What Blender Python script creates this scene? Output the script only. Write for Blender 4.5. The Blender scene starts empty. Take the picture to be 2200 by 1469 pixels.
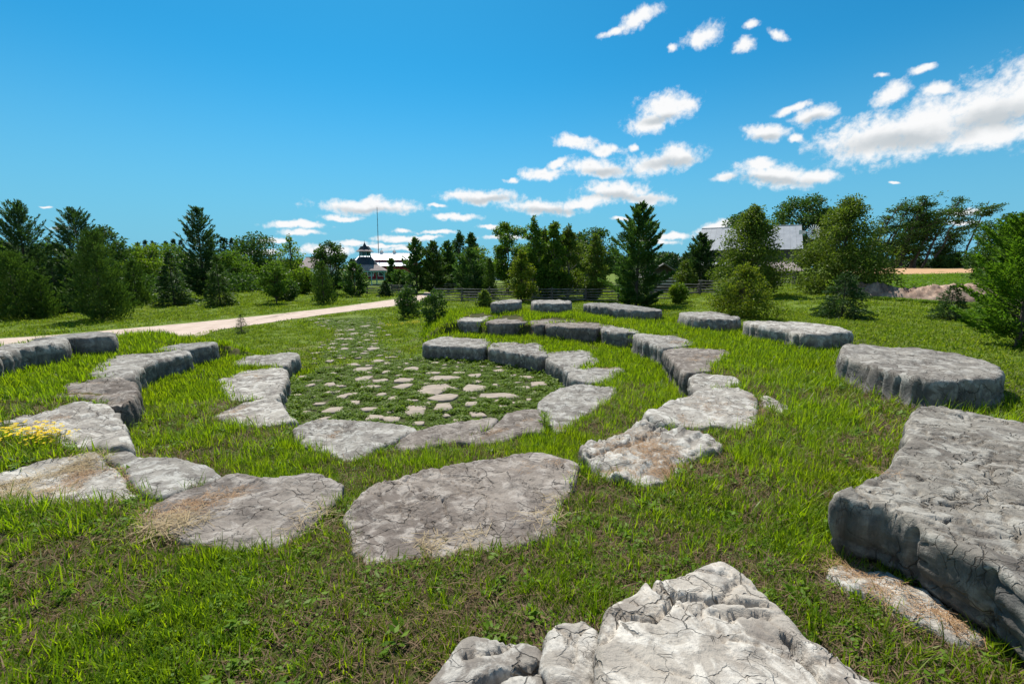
import bpy, bmesh, math, random
import numpy as np
from mathutils import Vector
from mathutils.geometry import delaunay_2d_cdt
R = math.radians
random.seed(7)
rng = np.random.default_rng(7)
SC = bpy.context.scene
COL = SC.collection

# ------------------------------------------------------------------ camera
CAMZ, PITCH, F = 2.8, R(9.23), 977.8          # eye height above the lawn, tilt, focal length in photo pixels
cam = bpy.data.objects.new('camera', bpy.data.cameras.new('camera'))
COL.objects.link(cam)
cam.location = (0, 0, CAMZ)
cam.rotation_euler = (R(90) - PITCH, 0, 0)
cam.data.sensor_width = 36; cam.data.lens = 16.0
cam.data.clip_start = 0.05; cam.data.clip_end = 9000
SC.camera = cam

# ------------------------------------------------------------------ sun, sky, exposure
SUN_AZ, SUN_EL = R(-16), R(54)
SUNV = Vector((math.sin(SUN_AZ) * math.cos(SUN_EL), math.cos(SUN_AZ) * math.cos(SUN_EL), math.sin(SUN_EL)))
sun = bpy.data.objects.new('sun', bpy.data.lights.new('sun', 'SUN'))
COL.objects.link(sun)
sun.rotation_euler = SUNV.to_track_quat('Z', 'Y').to_euler()
sun.data.energy = 5.0; sun.data.angle = R(0.53); sun.data.color = (1.0, 0.95, 0.86)
SC.view_settings.view_transform = 'Standard'; SC.view_settings.look = 'None'
SC.view_settings.exposure = 0.55; SC.view_settings.gamma = 1.0
SC.view_settings.use_curve_mapping = False
SC.cycles.max_bounces = 6; SC.cycles.transmission_bounces = 4; SC.cycles.transparent_max_bounces = 6
SC.cycles.diffuse_bounces = 3; SC.cycles.glossy_bounces = 2

def ray(px, py):
    """direction of the sight line through photo pixel (px, py)"""
    u, v = (px - 1100) / F, -(py - 734.5) / F
    return Vector((u, math.cos(PITCH) + v * math.sin(PITCH), v * math.cos(PITCH) - math.sin(PITCH)))

def azel(px, py):
    d = ray(px, py)
    return math.atan2(d.x, d.y), math.atan2(d.z, math.hypot(d.x, d.y))

def on_z(px, py, z):
    d = ray(px, py); t = (z - CAMZ) / d.z
    return (d.x * t, d.y * t)

world = bpy.data.worlds.new('World'); SC.world = world; world.use_nodes = True
wn, wl = world.node_tree.nodes, world.node_tree.links
wn.clear()

class NT:
    """small helper to write node trees"""
    def __init__(s, nt): s.n, s.l = nt.nodes, nt.links
    def add(s, t, **kw):
        nd = s.n.new(t)
        for k, v in kw.items(): setattr(nd, k, v)
        return nd
    def put(s, sock, v):
        if hasattr(v, 'is_output'): s.l.new(v, sock)
        elif v is not None: sock.default_value = v
    def math(s, op, a, b=None, c=None, clamp=False):
        nd = s.add('ShaderNodeMath', operation=op, use_clamp=clamp)
        for i, v in enumerate((a, b, c)): s.put(nd.inputs[i], v)
        return nd.outputs[0]
    def vmath(s, op, a, b=None, scale=None):
        nd = s.add('ShaderNodeVectorMath', operation=op)
        s.put(nd.inputs[0], a); s.put(nd.inputs[1], b)
        if scale is not None: s.put(nd.inputs['Scale'], scale)
        return nd.outputs[1] if op in ('LENGTH', 'DOT_PRODUCT', 'DISTANCE') else nd.outputs[0]
    def noise(s, vec, scale, detail=4, rough=.55, dist=0.0, out=0):
        nd = s.add('ShaderNodeTexNoise'); s.put(nd.inputs['Vector'], vec)
        nd.inputs['Scale'].default_value = scale; nd.inputs['Detail'].default_value = detail
        nd.inputs['Roughness'].default_value = rough; nd.inputs['Distortion'].default_value = dist
        return nd.outputs[out]
    def voro(s, vec, scale, feature='DISTANCE_TO_EDGE', out='Distance'):
        nd = s.add('ShaderNodeTexVoronoi', feature=feature); s.put(nd.inputs['Vector'], vec)
        nd.inputs['Scale'].default_value = scale
        return nd.outputs[out]
    def ramp(s, v, lo, hi, a=0.0, b=1.0, smooth=True):
        nd = s.add('ShaderNodeMapRange', interpolation_type='SMOOTHSTEP' if smooth else 'LINEAR')
        s.put(nd.inputs['Value'], v); nd.inputs['From Min'].default_value = lo; nd.inputs['From Max'].default_value = hi
        nd.inputs['To Min'].default_value = a; nd.inputs['To Max'].default_value = b
        return nd.outputs[0]
    def mix(s, f, a, b, mode='MIX'):
        nd = s.add('ShaderNodeMix', data_type='RGBA', blend_type=mode)
        s.put(nd.inputs[0], f)
        for i, v in ((6, a), (7, b)):
            if isinstance(v, tuple) and len(v) == 3: v = (*v, 1)
            s.put(nd.inputs[i], v)
        return nd.outputs[2]

W = NT(world.node_tree)
geo = W.add('ShaderNodeTexCoord').outputs['Generated']
sky = W.add('ShaderNodeTexSky', sky_type='NISHITA', sun_disc=False, sun_elevation=SUN_EL, sun_rotation=SUN_AZ)
sky.air_density = 1.0; sky.dust_density = 0.35; sky.ozone_density = 1.6; sky.altitude = 200
# the photograph's film look: less red, more blue
skycol = W.mix(1.0, sky.outputs[0], (.17, 1.16, 1.48), 'MULTIPLY')
# azimuth / elevation of the direction looked at, for the clouds
sep = W.add('ShaderNodeSeparateXYZ'); W.l.new(geo, sep.inputs[0])
az = W.math('ARCTAN2', sep.outputs[0], sep.outputs[1])
hyp = W.math('SQRT', W.math('ADD', W.math('MULTIPLY', sep.outputs[0], sep.outputs[0]), W.math('MULTIPLY', sep.outputs[1], sep.outputs[1])))
el = W.math('ARCTAN2', sep.outputs[2], hyp)
cmb = W.add('ShaderNodeCombineXYZ'); W.l.new(az, cmb.inputs[0]); W.l.new(el, cmb.inputs[1])
ae = cmb.outputs[0]
wob = W.vmath('SUBTRACT', W.noise(ae, 16, 4, out=1), (0.5, 0.5, 0.5))
aew = W.vmath('ADD', ae, W.vmath('SCALE', wob, None, scale=0.028))
CLOUDS = [(1372,42,50,20,26),(1318,68,30,9,18),(1512,78,50,21,20),(1598,100,30,16,12),(1618,55,20,11,15),(1672,78,22,11,-25),(1445,102,10,9,10),
 (1432,232,66,34,12),(1395,262,52,26,8),(1465,225,40,26,5),(1238,303,50,15,-4),(1300,322,42,15,-8),(1265,355,58,22,-3),(1310,366,60,17,-3),(1405,352,60,26,12),(1455,340,52,28,5),
 (1168,372,55,13,2),(1200,350,25,10,20),(1100,385,20,9,0),(1360,318,9,9,0),(1650,287,54,22,-5),(1745,252,50,22,16),(1700,234,44,11,18),(1712,300,18,9,0),
 (1665,375,100,26,-4),(1635,352,40,16,0),(1745,378,56,18,0),(1560,378,30,10,10),(1880,300,140,54,8),(1990,268,150,56,14),(2110,238,130,68,20),(2215,200,120,78,24),(2120,290,120,34,8),(2260,262,140,50,8),
 (1915,200,52,20,24),(2020,190,46,14,5),(1982,156,34,8,10),(1893,165,18,7,0),
 (1040,424,88,17,-2),(990,420,40,12,0),(1322,412,80,24,0),(1385,424,64,13,0),(1275,432,50,14,0),(1165,445,90,17,-3),(1250,440,60,12,0),
 (800,444,114,17,0),(780,436,60,14,8),(735,468,46,7,0),(637,486,72,8,0),(982,468,48,10,0),(940,438,20,5,-5),(1050,489,30,6,0),(940,500,44,5,0),(865,494,26,5,0),
 (862,512,66,8,0),(915,510,30,5,0),(1448,507,42,8,4),(1540,486,56,14,12),(1590,500,40,12,0),(760,522,46,7,0),(645,502,50,7,0),(705,538,70,12,0),(820,528,60,5,0),(596,516,34,6,0),
 (101,446,18,3,0),(132,493,24,5,0),(2075,455,55,10,0),(2075,478,40,7,0),(1335,471,22,5,0),(1985,435,12,4,0),(1915,395,14,3,0),(880,535,60,6,0),(1090,512,60,6,0),(560,540,50,7,0),
 (1395,520,60,6,0)]
def ell(cx, cy, rx, ry, rot):
    a0, e0 = azel(cx, cy)
    a1, e1 = azel(cx + rx * math.cos(R(rot)), cy - rx * math.sin(R(rot)))
    a2, e2 = azel(cx - ry * math.sin(R(rot)), cy - ry * math.cos(R(rot)))
    th = math.atan2(e1 - e0, a1 - a0)
    return a0, e0, math.hypot(a1 - a0, e1 - e0), math.hypot(a2 - a0, e2 - e0), th
ells = [ell(*c) for c in CLOUDS]
for k in range(34):                       # the same kind of fair weather clouds round the rest of the sky
    a = R(60 + 240 * random.random()); e = R(3 + 30 * random.random() ** 1.5); s = e * random.uniform(.15, .5)
    ells.append((a if a < math.pi else a - 2 * math.pi, e, s * 1.6 + .03, s * .5 + .01, 0))
dmax = None
for (a0, e0, ra, re, th) in ells:
    mp = W.add('ShaderNodeMapping', vector_type='TEXTURE')
    src = aew
    if dmax is not None:                  # threads the clouds one after the other, which keeps the shader's memory small
        nd = W.add('ShaderNodeVectorMath', operation='MULTIPLY_ADD')
        W.put(nd.inputs[0], dmax); nd.inputs[1].default_value = (1e-9, 1e-9, 1e-9); W.put(nd.inputs[2], aew); src = nd.outputs[0]
    W.l.new(src, mp.inputs['Vector'])
    mp.inputs['Location'].default_value = (a0, e0, 0); mp.inputs['Rotation'].default_value = (0, 0, th)
    mp.inputs['Scale'].default_value = (ra, re, 1)
    ln = W.vmath('LENGTH', mp.outputs[0])
    dmax = ln if dmax is None else W.math('SMOOTH_MIN', dmax, ln, 0.25)
cov = W.math('MULTIPLY', W.math('SUBTRACT', 1.10, dmax), 1.75)
n1 = W.noise(ae, 30, 8, .62, .3); n3 = W.noise(ae, 95, 5, .6, .2)
n2 = W.noise(W.vmath('MULTIPLY', ae, (1, 1.6, 1)), 9, 6, .6, .2)
dens = W.math('ADD', cov, W.math('ADD', W.math('MULTIPLY', W.math('SUBTRACT', n1, 0.5), 2.6), W.math('MULTIPLY', W.math('SUBTRACT', n3, 0.5), 1.7)))
alpha = W.ramp(dens, -0.25, 1.25)
below = W.ramp(el, 0.0, 0.02)
alpha = W.math('MULTIPLY', alpha, below)
bel = None                                # the grey undersides of the larger clouds
for c in [(1950,300,150,20,8),(2130,262,130,26,14),(2250,230,80,26,18),(1440,352,60,11,6),(1300,368,60,9,0),(1670,388,90,9,-3),(1335,424,80,9,0),(1045,430,70,7,0),(1170,452,70,7,0),(800,452,90,8,0),(1420,255,40,9,8),(1650,297,34,8,0),(1745,262,30,8,16)]:
    a0, e0, ra, re, th = ell(*c)
    nd = W.add('ShaderNodeVectorMath', operation='MULTIPLY_ADD')
    W.put(nd.inputs[0], bel if bel is not None else dmax); nd.inputs[1].default_value = (1e-9, 1e-9, 1e-9); W.put(nd.inputs[2], aew)
    mp = W.add('ShaderNodeMapping', vector_type='TEXTURE'); W.l.new(nd.outputs[0], mp.inputs['Vector'])
    mp.inputs['Location'].default_value = (a0, e0, 0); mp.inputs['Rotation'].default_value = (0, 0, th); mp.inputs['Scale'].default_value = (ra, re, 1)
    ln = W.vmath('LENGTH', mp.outputs[0]); bel = ln if bel is None else W.math('MINIMUM', bel, ln)
belly = W.ramp(W.math('ADD', bel, W.math('MULTIPLY', W.math('SUBTRACT', n2, .5), 1.6)), 1.5, .2)
shade = W.math('MAXIMUM', W.math('MULTIPLY', belly, .85), W.math('MULTIPLY', W.ramp(dens, 1.5, 2.6), W.ramp(n2, .50, .70)))
ccol = W.mix(shade, (12.0, 12.1, 12.2), (6.3, 7.0, 7.5))
# thin pale air just over the horizon
hz = W.ramp(el, -0.04, 0.40, 0.95, 0.0)
sky2 = W.mix(hz, skycol, (2.7, 6.5, 9.1))
fin = W.mix(alpha, sky2, ccol)
bg = W.add('ShaderNodeBackground'); W.l.new(fin, bg.inputs['Color']); bg.inputs['Strength'].default_value = 0.055
wo = W.add('ShaderNodeOutputWorld'); W.l.new(bg.outputs[0], wo.inputs[0])
try:
    world.cycles.sampling_method = 'MANUAL'; world.cycles.sample_map_resolution = 512
except Exception: pass

# ------------------------------------------------------------------ numpy noise
def _h(ix, iy, s):
    v = (ix.astype(np.int64) * 374761393 + iy.astype(np.int64) * 668265263 + s * 974634777) & 0xffffffff
    v = ((v ^ (v >> 13)) * 1274126177) & 0xffffffff
    v = (v ^ (v >> 16)) & 0xffffffff
    return v / 4294967295.0
def vnoise(x, y, s=0):
    """gradient noise, about -0.7 .. 0.7"""
    x = np.asarray(x, float); y = np.asarray(y, float)
    ix, iy = np.floor(x), np.floor(y); fx, fy = x - ix, y - iy
    u, v = fx * fx * fx * (fx * (fx * 6 - 15) + 10), fy * fy * fy * (fy * (fy * 6 - 15) + 10)
    def g(dx, dy):
        a = _h(ix + dx, iy + dy, s) * 2 * np.pi
        return np.cos(a) * (fx - dx) + np.sin(a) * (fy - dy)
    return (g(0, 0) * (1 - u) + g(1, 0) * u) * (1 - v) + (g(0, 1) * (1 - u) + g(1, 1) * u) * v
def fbm(x, y, s=0, o=4, r=.5):
    t, a = 0, 1.0
    for k in range(o):
        t = t + a * vnoise(x * 2 ** k, y * 2 ** k, s + k * 17); a *= r
    return t
def cells(x, y, s=0):
    """F2 - F1 of a cell noise: 0 on the cell borders"""
    ix, iy = np.floor(x), np.floor(y)
    f1 = np.full(np.shape(x), 9.0); f2 = f1.copy(); idv = f1.copy()
    for dx in (-1, 0, 1):
        for dy in (-1, 0, 1):
            cx, cy = ix + dx, iy + dy
            px, py = cx + .15 + .7 * _h(cx, cy, s), cy + .15 + .7 * _h(cx, cy, s + 5)
            d = np.hypot(px - x, py - y)
            n = d < f1
            f2 = np.where(n, f1, np.minimum(f2, d)); idv = np.where(n, _h(cx, cy, s + 9), idv); f1 = np.minimum(f1, d)
    return f2 - f1, idv
def sst(a, b, x):
    t = np.clip((x - a) / (b - a), 0, 1); return t * t * (3 - 2 * t)
def in_poly(P, x, y):
    P = np.asarray(P); r = np.zeros(np.shape(x), bool); n = len(P); j = n - 1
    for i in range(n):
        xi, yi, xj, yj = P[i][0], P[i][1], P[j][0], P[j][1]
        c = ((yi > y) != (yj > y)) & (x < (xj - xi) * (y - yi) / (yj - yi + 1e-12) + xi)
        r ^= c; j = i
    return r
def edge_dist(P, x, y, closed=True):
    P = np.asarray(P, float); d = np.full(np.shape(x), 1e9)
    n = len(P)
    for i in range(n if closed else n - 1):
        a, b = P[i], P[(i + 1) % n]; ab = b - a; L = ab @ ab + 1e-12
        t = np.clip(((x - a[0]) * ab[0] + (y - a[1]) * ab[1]) / L, 0, 1)
        d = np.minimum(d, np.hypot(x - a[0] - t * ab[0], y - a[1] - t * ab[1]))
    return d

# ------------------------------------------------------------------ object helpers
def tag(o, label=None, cat=None, group=None, kind=None):
    for k, v in (('label', label), ('category', cat), ('group', group), ('kind', kind)):
        if v: o[k] = v
    return o
def mesh(name, V, Fc, mats, smooth=False, mi=None):
    """fast mesh from arrays: V (n,3), Fc (m,k) or list of such arrays"""
    me = bpy.data.meshes.new(name)
    V = np.asarray(V, np.float32)
    Fl = Fc if isinstance(Fc, list) else [Fc]
    Fl = [np.asarray(f, np.int32) for f in Fl if len(f)]
    me.vertices.add(len(V)); me.vertices.foreach_set('co', V.ravel())
    nl = sum(f.size for f in Fl); nf = sum(len(f) for f in Fl)
    me.loops.add(nl); me.polygons.add(nf)
    me.loops.foreach_set('vertex_index', np.concatenate([f.ravel() for f in Fl]))
    tot = np.concatenate([np.full(len(f), f.shape[1], np.int32) for f in Fl])
    st = np.concatenate([[0], np.cumsum(tot)[:-1]]).astype(np.int32)
    me.polygons.foreach_set('loop_start', st); me.polygons.foreach_set('loop_total', tot)
    if smooth: me.polygons.foreach_set('use_smooth', np.ones(nf, bool))
    if mi is not None: me.polygons.foreach_set('material_index', np.asarray(mi, np.int32))
    me.update(calc_edges=True)
    for m in (mats if isinstance(mats, (list, tuple)) else [mats]): me.materials.append(m)
    return me
def ob(name, me, parent=None, loc=None, link=True):
    o = bpy.data.objects.new(name, me)
    if link: COL.objects.link(o)
    if parent is not None: o.parent = parent
    if loc is not None: o.location = loc
    return o
def empty(name, loc=(0, 0, 0), rz=0):
    o = bpy.data.objects.new(name, None); COL.objects.link(o); o.location = loc; o.rotation_euler.z = rz
    o.empty_display_size = .3
    return o

class MB:
    """collects boxes, tubes and polygons into one mesh"""
    def __init__(s): s.v = []; s.f = []
    def poly(s, pts):
        b = len(s.v); s.v += [tuple(p) for p in pts]; s.f.append(tuple(range(b, b + len(pts)))); return s
    def box(s, x0, y0, z0, x1, y1, z1):
        b = len(s.v)
        s.v += [(x, y, z) for z in (z0, z1) for (x, y) in ((x0, y0), (x1, y0), (x1, y1), (x0, y1))]
        s.f += [tuple(b + i for i in q) for q in ((3, 2, 1, 0), (4, 5, 6, 7), (0, 1, 5, 4), (1, 2, 6, 5), (2, 3, 7, 6), (3, 0, 4, 7))]
        return s
    def tube(s, pts, rad, n=6, cap=True):
        pts = [Vector(p) for p in pts]; b = len(s.v)
        if not hasattr(rad, '__len__'): rad = [rad] * len(pts)
        for i, p in enumerate(pts):
            t = (pts[min(i + 1, len(pts) - 1)] - pts[max(i - 1, 0)]).normalized()
            u = t.orthogonal().normalized() if i == 0 else (u - t * u.dot(t)).normalized()
            w = t.cross(u)
            for k in range(n):
                a = 2 * math.pi * k / n
                s.v.append(tuple(p + (u * math.cos(a) + w * math.sin(a)) * rad[i]))
        for i in range(len(pts) - 1):
            for k in range(n):
                s.f.append((b + i * n + k, b + i * n + (k + 1) % n, b + (i + 1) * n + (k + 1) % n, b + (i + 1) * n + k))
        if cap:
            s.f.append(tuple(b + k for k in reversed(range(n)))); s.f.append(tuple(b + (len(pts) - 1) * n + k for k in range(n)))
        return s
    def slab(s, pts, th):
        """a roof plane or board: polygon with thickness th downwards"""
        pts = [Vector(p) for p in pts]; nrm = (pts[1] - pts[0]).cross(pts[2] - pts[0]).normalized()
        if nrm.z < 0: nrm = -nrm
        lo = [p - nrm * th for p in pts]; b = len(s.v); n = len(pts)
        s.v += [tuple(p) for p in pts + lo]
        s.f.append(tuple(range(b, b + n))); s.f.append(tuple(reversed(range(b + n, b + 2 * n))))
        for i in range(n): s.f.append((b + i, b + n + i, b + n + (i + 1) % n, b + (i + 1) % n))
        return s
    def build(s, name, mat, parent=None, loc=None, smooth=False):
        me = bpy.data.meshes.new(name); me.from_pydata(s.v, [], s.f); me.materials.append(mat)
        if smooth: me.polygons.foreach_set('use_smooth', [True] * len(me.polygons))
        bm = bmesh.new(); bm.from_mesh(me); bmesh.ops.recalc_face_normals(bm, faces=bm.faces); bm.to_mesh(me); bm.free()
        me.update()
        return ob(name, me, parent, loc)

# ------------------------------------------------------------------ materials
def mat(name):
    m = bpy.data.materials.new(name); m.use_nodes = True; m.node_tree.nodes.clear()
    t = NT(m.node_tree); out = t.add('ShaderNodeOutputMaterial')
    return m, t, out
def principled(t, out, col, rough=.8, bump=None, bstr=.4, bdist=.02, spec=.3, metal=0):
    p = t.add('ShaderNodeBsdfPrincipled')
    if isinstance(col, tuple): col = (*col[:3], 1)
    t.put(p.inputs['Base Color'], col); t.put(p.inputs['Roughness'], rough)
    p.inputs['Specular IOR Level'].default_value = spec; p.inputs['Metallic'].default_value = metal
    if bump is not None:
        b = t.add('ShaderNodeBump'); b.inputs['Strength'].default_value = bstr; b.inputs['Distance'].default_value = bdist
        t.put(b.inputs['Height'], bump); t.l.new(b.outputs[0], p.inputs['Normal'])
    t.l.new(p.outputs[0], out.inputs[0]); return p
def simple(name, c1, c2=None, scale=8, rough=.8, bstr=.3, bdist=.01, stretch=(1, 1, 1), metal=0, spec=.3):
    m, t, out = mat(name)
    pos = t.vmath('MULTIPLY', t.add('ShaderNodeTexCoord').outputs['Object'], stretch)
    n = t.noise(pos, scale, 6, .6)
    principled(t, out, t.mix(t.ramp(n, .35, .65), c1, c2 or tuple(.7 * c for c in c1)), rough, t.noise(pos, scale * 3, 5), bstr, bdist, spec, metal)
    return m
def foliage(name, c1, c2, trans=.35, rough=.55, c3=None, gloss=.12):
    """leaf: every leaf its own mix of the colours, thin enough to let light through"""
    m, t, out = mat(name)
    g = t.add('ShaderNodeNewGeometry'); oi = t.add('ShaderNodeObjectInfo')
    r = t.math('FRACT', t.math('ADD', g.outputs['Random Per Island'], oi.outputs['Random']))
    col = t.mix(r, c1, c2)
    if c3 is not None:
        big = t.noise(g.outputs['Position'], .9, 3)
        col = t.mix(t.ramp(big, .48, .68), col, c3)
    d = t.add('ShaderNodeBsdfPrincipled'); t.put(d.inputs['Base Color'], col); d.inputs['Roughness'].default_value = rough
    d.inputs['Specular IOR Level'].default_value = gloss
    tr = t.add('ShaderNodeBsdfTranslucent'); t.put(tr.inputs['Color'], t.mix(1.0, col, (1.35, 1.45, .55), 'MULTIPLY'))
    mx = t.add('ShaderNodeMixShader'); mx.inputs[0].default_value = trans
    t.l.new(d.outputs[0], mx.inputs[1]); t.l.new(tr.outputs[0], mx.inputs[2]); t.l.new(mx.outputs[0], out.inputs[0])
    return m
M = {}
def rock_material():
    m, t, out = mat('limestone')
    g = t.add('ShaderNodeNewGeometry'); pos = g.outputs['Position']; oi = t.add('ShaderNodeObjectInfo')
    off = t.vmath('ADD', pos, t.vmath('SCALE', (17.0, 9.0, 5.0), None, scale=oi.outputs['Random']))
    big = t.noise(off, 1.4, 5, .6, .4); mid = t.noise(off, 6, 7, .65, .6); fine = t.noise(off, 46, 6, .65)
    col = t.mix(t.ramp(big, .36, .62), (.21, .19, .17), (.34, .318, .285))
    col = t.mix(t.math('MULTIPLY', t.ramp(mid, .47, .60), .85), col, (.50, .485, .45))
    col = t.mix(t.math('MULTIPLY', t.ramp(t.noise(off, 2.6, 5, .7, 1.0), .50, .66), .6), col, (.13, .115, .105))
    col = t.mix(t.math('MULTIPLY', t.ramp(fine, .50, .72), .45), col, (.13, .125, .12))
    warp = t.vmath('ADD', off, t.vmath('SCALE', t.vmath('SUBTRACT', t.noise(off, 5, 4, out=1), (.5, .5, .5)), None, scale=.17))
    ws = t.vmath('MULTIPLY', warp, (1, 1.5, .7))
    e1 = t.voro(ws, 3.1); e2 = t.voro(ws, 8.5); e3 = t.voro(ws, 20)
    nm = t.noise(off, 2.1, 3)
    c1 = t.math('MULTIPLY', t.ramp(e1, .002, .018, 1, 0), t.ramp(nm, .44, .56))
    c2 = t.math('MULTIPLY', t.ramp(e2, .002, .026, 1, 0), t.ramp(t.noise(off, 3.3, 3), .50, .62))
    c3 = t.math('MULTIPLY', t.ramp(e3, .003, .04, .6, 0), t.ramp(t.noise(off, 4.1, 3), .54, .68))
    cr = t.math('MAXIMUM', t.math('MAXIMUM', c1, c2), c3)
    col = t.mix(t.math('MULTIPLY', cr, .7), col, (.075, .062, .05))
    col = t.mix(1.0, col, oi.outputs['Color'], 'MULTIPLY')
    side = t.add('ShaderNodeAttribute', attribute_name='side').outputs['Fac']      # broken sides painted darker to deepen their shade, with dark stain streaks
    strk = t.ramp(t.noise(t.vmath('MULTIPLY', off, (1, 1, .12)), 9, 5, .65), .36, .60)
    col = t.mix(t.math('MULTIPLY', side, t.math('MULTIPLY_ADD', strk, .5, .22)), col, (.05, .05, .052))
    h = t.math('ADD', t.math('MULTIPLY', fine, .35), t.math('MULTIPLY', mid, 1.0))
    h = t.math('SUBTRACT', h, t.math('MULTIPLY', cr, .9))
    principled(t, out, col, .88, h, .75, .03, .2)
    return m
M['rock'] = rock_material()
M['trunk'] = simple('bark', (.12, .095, .075), (.055, .045, .038), 9, .95, .8, .03, (1, 1, .25))
M['pale_trunk'] = simple('pale_bark', (.30, .28, .25), (.14, .12, .10), 9, .9, .6, .02, (1, 1, .3))
M['rail'] = simple('weathered_rail', (.27, .25, .24), (.10, .09, .085), 3, .95, .7, .02, (1, 6, 6))
M['post'] = simple('weathered_post', (.16, .145, .135), (.07, .062, .058), 6, .95, .7, .02, (3, 3, .6))
M['spruce'] = foliage('spruce_needles', (0.031, 0.067, 0.023), (0.061, 0.115, 0.033), .22, c3=(0.058, 0.109, 0.031))
M['larch'] = foliage('feathery_needles', (0.036, 0.079, 0.036), (0.067, 0.128, 0.044), .28, c3=(0.064, 0.115, 0.038))
M['cedar'] = foliage('cedar_sprays', (0.041, 0.084, 0.018), (0.084, 0.143, 0.028), .26, c3=(0.077, 0.128, 0.028))
M['pine'] = foliage('pine_needles_green', (0.044, 0.102, 0.031), (0.090, 0.166, 0.041), .3, c3=(0.083, 0.154, 0.038))
M['pine_bright'] = foliage('pine_needles_bright', (.065, .145, .016), (.13, .225, .024), .38, c3=(.10, .19, .025))
M['leaf'] = foliage('leaf_mid', (0.070, 0.134, 0.018), (0.128, 0.211, 0.026), .38, c3=(0.109, 0.179, 0.026))
M['leaf_dark'] = foliage('leaf_dark', (0.038, 0.083, 0.018), (0.077, 0.141, 0.026), .3, c3=(0.064, 0.115, 0.026))
M['leaf_bright'] = foliage('leaf_bright', (.085, .155, .018), (.15, .22, .025), .42, c3=(.18, .24, .02))
M['leaf_olive'] = foliage('leaf_olive', (0.077, 0.125, 0.020), (0.147, 0.192, 0.031), .34, c3=(0.115, 0.154, 0.028))
M['leaf_yellow'] = foliage('leaf_yellow', (.09, .14, .018), (.20, .22, .02), .40, c3=(.07, .11, .02))
M['leaf_far'] = foliage('leaf_far', (0.026, 0.058, 0.026), (0.046, 0.090, 0.033), .15)
M['grass'] = foliage('grass_blade', (.140, .235, .006), (.265, .340, .012), .54, .45, c3=(.235, .30, .008), gloss=.35)
M['lawn'] = foliage('lawn_blade', (.125, .185, .016), (.235, .275, .034), .45, .5, c3=(.21, .235, .035))
M['grass_dark'] = foliage('grass_blade_dark', (.070, .125, .006), (.13, .185, .010), .48, .5)
M['thatch'] = foliage('dry_grass', (.27, .185, .115), (.13, .085, .055), .25, .8)
M['clover'] = foliage('clover_leaf', (.08, .16, .010), (.15, .24, .018), .4, .5)
M['creeper'] = foliage('creeper_leaf', (.075, .140, .010), (.17, .24, .016), .42, .5)
M['needle'] = foliage('fallen_needle', (.30, .17, .09), (.42, .28, .16), .1, .8)
M['straw'] = foliage('straw', (.42, .33, .20), (.32, .24, .14), .2, .8)
M['flower'] = foliage('yellow_petal', (.75, .55, .02), (.85, .62, .03), .3, .6)

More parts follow.
